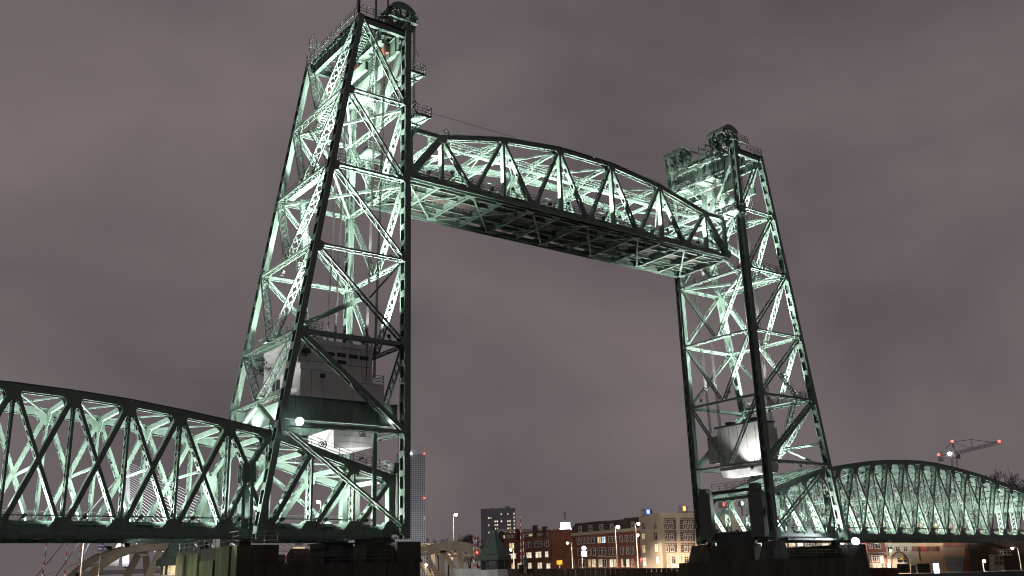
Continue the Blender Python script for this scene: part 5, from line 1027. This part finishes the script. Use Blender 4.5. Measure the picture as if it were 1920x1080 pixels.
# ================================================================== far towers
def far_tower(name, label, uL, uR, vt, D, m, nx, nz, lit, crown, base=-4, mm='tower'):
    a, b_ = pxD(uL, vt, D), pxD(uR, vt, D); e = (b_-a); e.z = 0; Wd = e.length; e.normalize(); n = V((e.y, -e.x, 0)); n = n if n.dot(CP-a) > 0 else -n; H = a.z-base; a0 = V((a.x, a.y, base))
    T = thing(name, label, 'tower block', a0+e*Wd/2-n*Wd/2); b = MB(); b.prism([a0, a0+e*Wd, a0+e*Wd+V((0, 0, H)), a0+V((0, 0, H))], -n*Wd); b.build('body', m, T)
    b = MB()
    for i in range(nx+1): c = a0+e*(Wd*i/nx)+n*0.2; b.bar(c, c+V((0, 0, H)), Wd/nx*0.42, 0.5, n)
    for j in range(nz+1): c = a0+V((0, 0, H*j/nz))+n*0.22; b.bar(c, c+e*Wd, H/nz*0.30, 0.46, n)
    b.build('facade_grid', mm, T, 'stuff'); w_ = MB(); w2 = MB()
    for (i, j) in lit: c = a0+e*(Wd*(i+0.5)/nx)+V((0, 0, H*(j+0.5)/nz))+n*0.3; (w_ if (i+j) % 3 else w2).bar(c-e*Wd/nx*0.3, c+e*Wd/nx*0.3, H/nz*0.42, 0.1, n)
    if lit: w_.build('lit_windows', 'glassb', T, 'stuff'); w2.build('lit_windows', 'glassw', T, 'stuff')
    crown(T, a0, e, n, Wd, H); return T
def cr1(T, a0, e, n, Wd, H):
    for f in (0.35, 0.75):      # unseen housings and spots added to brighten the tower front
        p = a0+e*Wd*f+n*150+V((0, 0, 3)); b = MB(); b.box(p.x-1, p.x+1, p.y-1, p.y+1, p.z-3, p.z); b.build('floodlight_housing', 'dark', T)
        l = bpy.data.lights.new('added_facade_light', 'SPOT'); l.energy = 1.7e5; l.spot_size = math.radians(120); l.spot_blend = 0.8; l.shadow_soft_size = 1.0; l.color = (0.95, 0.97, 1.0); o = bpy.data.objects.new('added_facade_light', l); COL.objects.link(o); o.parent = T; o.matrix_parent_inverse = Matrix.Translation(-T.location)
        q = a0+e*Wd*0.5+V((0, 0, H*0.75)); o.matrix_basis = Matrix.Translation(p+V((0, 0, 0.5)))@((q-p).to_track_quat('-Z', 'Y').to_matrix().to_4x4())
    b = MB(); c = a0+V((0, 0, H)); b.prism([c+e*Wd*0.02, c+e*Wd*0.88, c+e*Wd*0.88+V((0, 0, 12)), c+e*Wd*0.02+V((0, 0, 12))], -n*Wd*0.9); b.build('upper_storeys', 'tower', T)
    b = MB(); b.prism([c+e*Wd*0.05+V((0, 0, 12)), c+e*Wd*0.52+V((0, 0, 12)), c+e*Wd*0.52+V((0, 0, 26)), c+e*Wd*0.05+V((0, 0, 26))], -n*Wd*0.7); b.build('upper_storeys', 'towerdk', T)
    b = MB(); b.tube(c+e*Wd*0.2-n*4+V((0, 0, 26)), c+e*Wd*0.2-n*4+V((0, 0, 43)), 0.4, 6); b.build('mast', 'steelgrey', T)
    for (f, z) in ((0.2, 43), (0.97, 0.5), (0.97, -150+22), (0.5, 0.5), (0.97, -62)): b = MB(); b.sphere(c+e*Wd*f+n*1.0+V((0, 0, z)), 1.0, 8, 5); b.build('aircraft_light', 'redlamp' if f != 0.5 else 'lens', T)
random.seed(3)
far_tower('skyscraper', 'very tall pale grey skyscraper beside the near tower column', 743, 797, 852, 1400, 'towerglass', 16, 62, [(15, 30), (15, 31)], cr1)
def cr2(T, a0, e, n, Wd, H):
    c = a0+V((0, 0, H)); b = MB(); b.prism([c+e*Wd*0.70, c+e*Wd*0.84, c+e*Wd*0.84+V((0, 0, 1.6)), c+e*Wd*0.70+V((0, 0, 1.6))], -n*5); b.build('lift_house', 'towerdk', T)
    b = MB(); b.prism([c, c+e*Wd*0.33, c+e*Wd*0.33-V((0, 0, 0.0))+V((0, 0, 0.0)), c+e*Wd*0.33+V((0, 0, 0.3)), c+V((0, 0, 0.3))], -n*6); b.build('parapet', 'towerdk', T)
    for k in (0.34, 0.56): b = MB(); q = a0+e*Wd*k; b.bar(q+n*0.6, q+n*0.6+V((0, 0, H+0.8)), 0.6, 1.0, n); b.build('fin', 'towerdk', T)
lit = [(c, j) for c in (3, 4, 6, 7, 9, 12, 13) for j in range(2, 19) if random.random() < 0.6]+[(15, j) for j in range(3, 19)]
lit = list(dict.fromkeys(lit))
far_tower('high_rise', 'dark slate apartment tower with scattered lit windows above the turret', 902, 965.5, 955, 600, 'towerdk', 16, 20, lit, cr2, mm='towerdk')
# small lit dome tower far away under the near tower
p = pxD(560, 1040, 700); T = thing('far_spire', 'tiny lit stepped spire on the skyline under the nearer tower', 'tower', p-V((0, 0, 14)))
b = MB(); b.box(p.x-5, p.x+5, p.y-5, p.y+5, p.z-14, p.z); b.build('base', 'towerdk', T); b = MB(); b.box(p.x-3, p.x+3, p.y-3, p.y+3, p.z, p.z+5); b.build('lantern', 'glassw', T); b = MB(); b.box(p.x-2, p.x+2, p.y-2, p.y+2, p.z+5, p.z+9); b.tube((p.x, p.y, p.z+9), (p.x, p.y, p.z+12), 1.5, 8, 0.2); b.build('cap', 'towerdk', T)
a, b_ = pxD(516, 1046, 400), pxD(720, 1044, 420)
for j in range(6):
    p = a.lerp(b_, j/6); q = a.lerp(b_, (j+0.97)/6); hh = (0, 2.2, 0.8, 3.0, 1.4, 2.6)[j]; T = thing('far_house', f'dark roofed house on the skyline under the nearer tower, {("first","second","third","fourth","fifth","sixth")[j]} from the left', 'house', (p.x, p.y, -4), 'dark houses on the skyline')
    e = (q-p); e.z = 0; e.normalize(); n_ = V((-e.y, e.x, 0)); b = MB(); b.prism([(p.x, p.y, -4), (q.x, q.y, -4), (q.x, q.y, p.z+hh-1), (p.x, p.y, p.z+hh-1)], n_*8); b.build('wall', 'brickdk', T)
    b = MB(); c0 = V((p.x, p.y, p.z+hh-1)); c1 = V((q.x, q.y, p.z+hh-1)); b.prism([c0, c0+n_*8, c0+n_*4+V((0, 0, 2.4))], c1-c0); b.build('roof', 'rooftile', T)

# ================================================================== cable-stayed bridge seen through the left approach
def stayed():
    Dp = 900; foot = pxD(236, 1060, Dp); T = thing('cable_stayed_bridge', 'white pylon and fan of stay cables seen through the left approach span', 'bridge', foot)
    d = (CP-foot); d.z = 0; d.normalize(); t = V((-d.y, d.x, 0))
    def q(u, v): return pxD(u, v, Dp)
    b = MB(); prof = [q(229, 1062), (q(242, 1062)), q(243.5, 960), q(244, 866), q(239, 862), q(233, 960)]; b.prism(prof, -d*5); b.build('pylon', 'cable_lit', T)
    b = MB(); prof = [q(196, 1062), q(222, 1016), q(228, 1016), q(222, 1062)]; b.prism(prof, -d*8); b.build('pier', 'conc', T)
    for k in range(22):
        s = q(242, 867+4.3*k); e = q(585-15.5*k, 1035); b = MB(); b.tube(s, e, 0.30, 4); b.build('stay_cable', 'cable_lit', T)
    for (u0, v0, u1, v1) in ((160, 1000, 105, 1080), (176, 1000, 132, 1090), (234, 880, 60, 1090)): b = MB(); b.tube(q(u0, v0), q(u1, v1), 0.5, 5); b.build('back_stay', 'cable_lit', T)
    b = MB(); b.bar(q(150, 1075), q(640, 1058), 3, 20, -d); b.build('deck', 'cable_lit', T)
    for (u, v, tu, tv, pw) in ((300, 1062, 300, 950, 2.6e5), (420, 1062, 380, 980, 2.0e5), (235, 1064, 240, 950, 1.6e5)):  # assumed spots with housings, unseen, added to brighten the pylon and cables
        p = q(u, v)+d*40; l = bpy.data.lights.new('assumed_pylon_light', 'SPOT'); l.energy = pw; l.spot_size = math.radians(110); l.spot_blend = 0.6; l.shadow_soft_size = 1; l.color = (0.92, 0.96, 1.0); o = bpy.data.objects.new('assumed_pylon_light', l); COL.objects.link(o); o.parent = T; o.matrix_parent_inverse = Matrix.Translation(-foot)
        o.matrix_basis = Matrix.Translation(p)@((q(tu, tv)-p).to_track_quat('-Z', 'Y').to_matrix().to_4x4())
        b = MB(); b.box(p.x-0.8, p.x+0.8, p.y-0.8, p.y+0.8, p.z-1.6, p.z-0.6); b.build('floodlight_housing', 'dark', T)
stayed()

# ================================================================== tower crane
def crane():
    Dc = 480
    def q(u, v): return pxD(u, v, Dc)
    base = q(1792, 1050); T = thing('tower_crane', 'luffing tower crane with red warning lamps above the right approach span', 'crane', base)
    def truss(name, p, r, w0, n):
        b = MB(); a = (r-p); L = a.length; a.normalize(); s = a.orthogonal().normalized(); s2 = a.cross(s)
        cs = [s*w0/2+s2*w0/2, -s*w0/2+s2*w0/2, -s*w0/2-s2*w0/2, s*w0/2-s2*w0/2]
        for c in cs: b.bar(p+c, r+c, 0.13, 0.13)
        for j in range(n):
            for k in range(4): b.bar(p+a*(L*j/n)+cs[k], p+a*(L*(j+1)/n)+cs[(k+1) % 4], 0.07, 0.07)
        b.build(name, 'steelgrey', T)
    truss('mast', base, q(1789.5, 855), 2.0, 26); truss('jib', q(1792, 850), q(1874, 829), 1.1, 22); truss('counter_jib', q(1791, 851), q(1759, 856), 1.2, 8)
    b = MB(); b.bar(q(1788, 853), q(1786, 829), 0.4, 0.4); b.bar(q(1793, 853), q(1786, 829), 0.3, 0.3); b.build('a_frame', 'steelgrey', T)
    b = MB(); b.tube(q(1786, 829), q(1820, 824), 0.10, 5); b.tube(q(1820, 824), q(1868, 830), 0.10, 5); b.tube(q(1786, 829), q(1760, 853), 0.12, 5); b.tube(q(1786, 829), q(1822, 841), 0.08, 5); b.bar(q(1820, 824), q(1824, 839), 0.15, 0.15); b.build('pendant_lines', 'black', T)
    p = q(1764, 859); b = MB(); b.box(p.x-0.8, p.x+0.8, p.y-0.8, p.y+0.8, p.z-1.4, p.z+0.3); b.build('ballast', 'conc', T); p = q(1795, 856); b = MB(); b.box(p.x-0.9, p.x+0.9, p.y-0.9, p.y+0.9, p.z-1.0, p.z+0.9); b.build('cab', 'steelgrey', T)
    for u, v in ((1785.5, 827.5), (1760, 852.5), (1873.5, 827.5)): b = MB(); b.sphere(q(u, v), 0.62, 8, 6); b.build('warning_lamp', 'redlamp', T)
    b = MB(); d = (CP-base).normalized(); p = q(1780.5, 851)+d*0.8; b.ring(p, d, 0.001, 0.75, 0.2, 14); b.build('work_lamp', 'lens', T)
crane()

# ================================================================== bare trees
def tree(label, u, vtop, D, base, seed, spread=0.5, group=None, depth=6, ntwig=3):
    rnd = random.Random(seed); top = pxD(u, vtop, D); H = top.z-base; root = V((top.x, top.y, base)); T = thing('bare_tree', label, 'tree', root, group); tb = MB(); cb = MB()
    def grow(p, d, L, r, lv):
        q = p+d*L; (tb if lv < 2 else cb).tube(p, q, r, 5 if lv < 3 else 3, r*0.68)
        if lv >= depth: return
        for k in range(2 if lv < 1 else ntwig if rnd.random() < 0.75 else 2):
            ax = V((rnd.gauss(0, 1), rnd.gauss(0, 1), rnd.gauss(0, 0.5))); nd = (d+ax*spread*(0.55+0.12*lv)); nd.z += 0.18; nd.normalize(); grow(p.lerp(q, rnd.uniform(0.62, 1.0)), nd, L*rnd.uniform(0.62, 0.86), max(0.05, r*0.66), lv+1)
    grow(root, V((0, 0, 1)), H*0.30, H*0.020, 0); tb.build('trunk', 'bark', T); cb.build('crown', 'bark', T)
tops = [(806, 1000), (822, 995), (840, 990), (862, 996), (880, 992), (896, 998)]
for i, (u, v) in enumerate(tops): tree(f'bare winter tree behind the right beige arch, {("first","second","third","fourth","fifth","sixth")[i]} from the left', u, v, 300+12*(i % 3), -4, 20+i, 0.5, 'bare trees behind the beige arch')
tree('tall bare tree above the far end of the right approach span', 1872, 882, 300, -5, 41, 0.42, 'bare trees behind the right span', 7, 3); tree('bare tree at the right picture edge behind the approach span', 1915, 886, 290, -5, 43, 0.42, 'bare trees behind the right span', 7, 3)
tree('bare tree behind the end of the beige arch beside the barrier poles', 878, 1036, 215, -4, 51, 0.5)
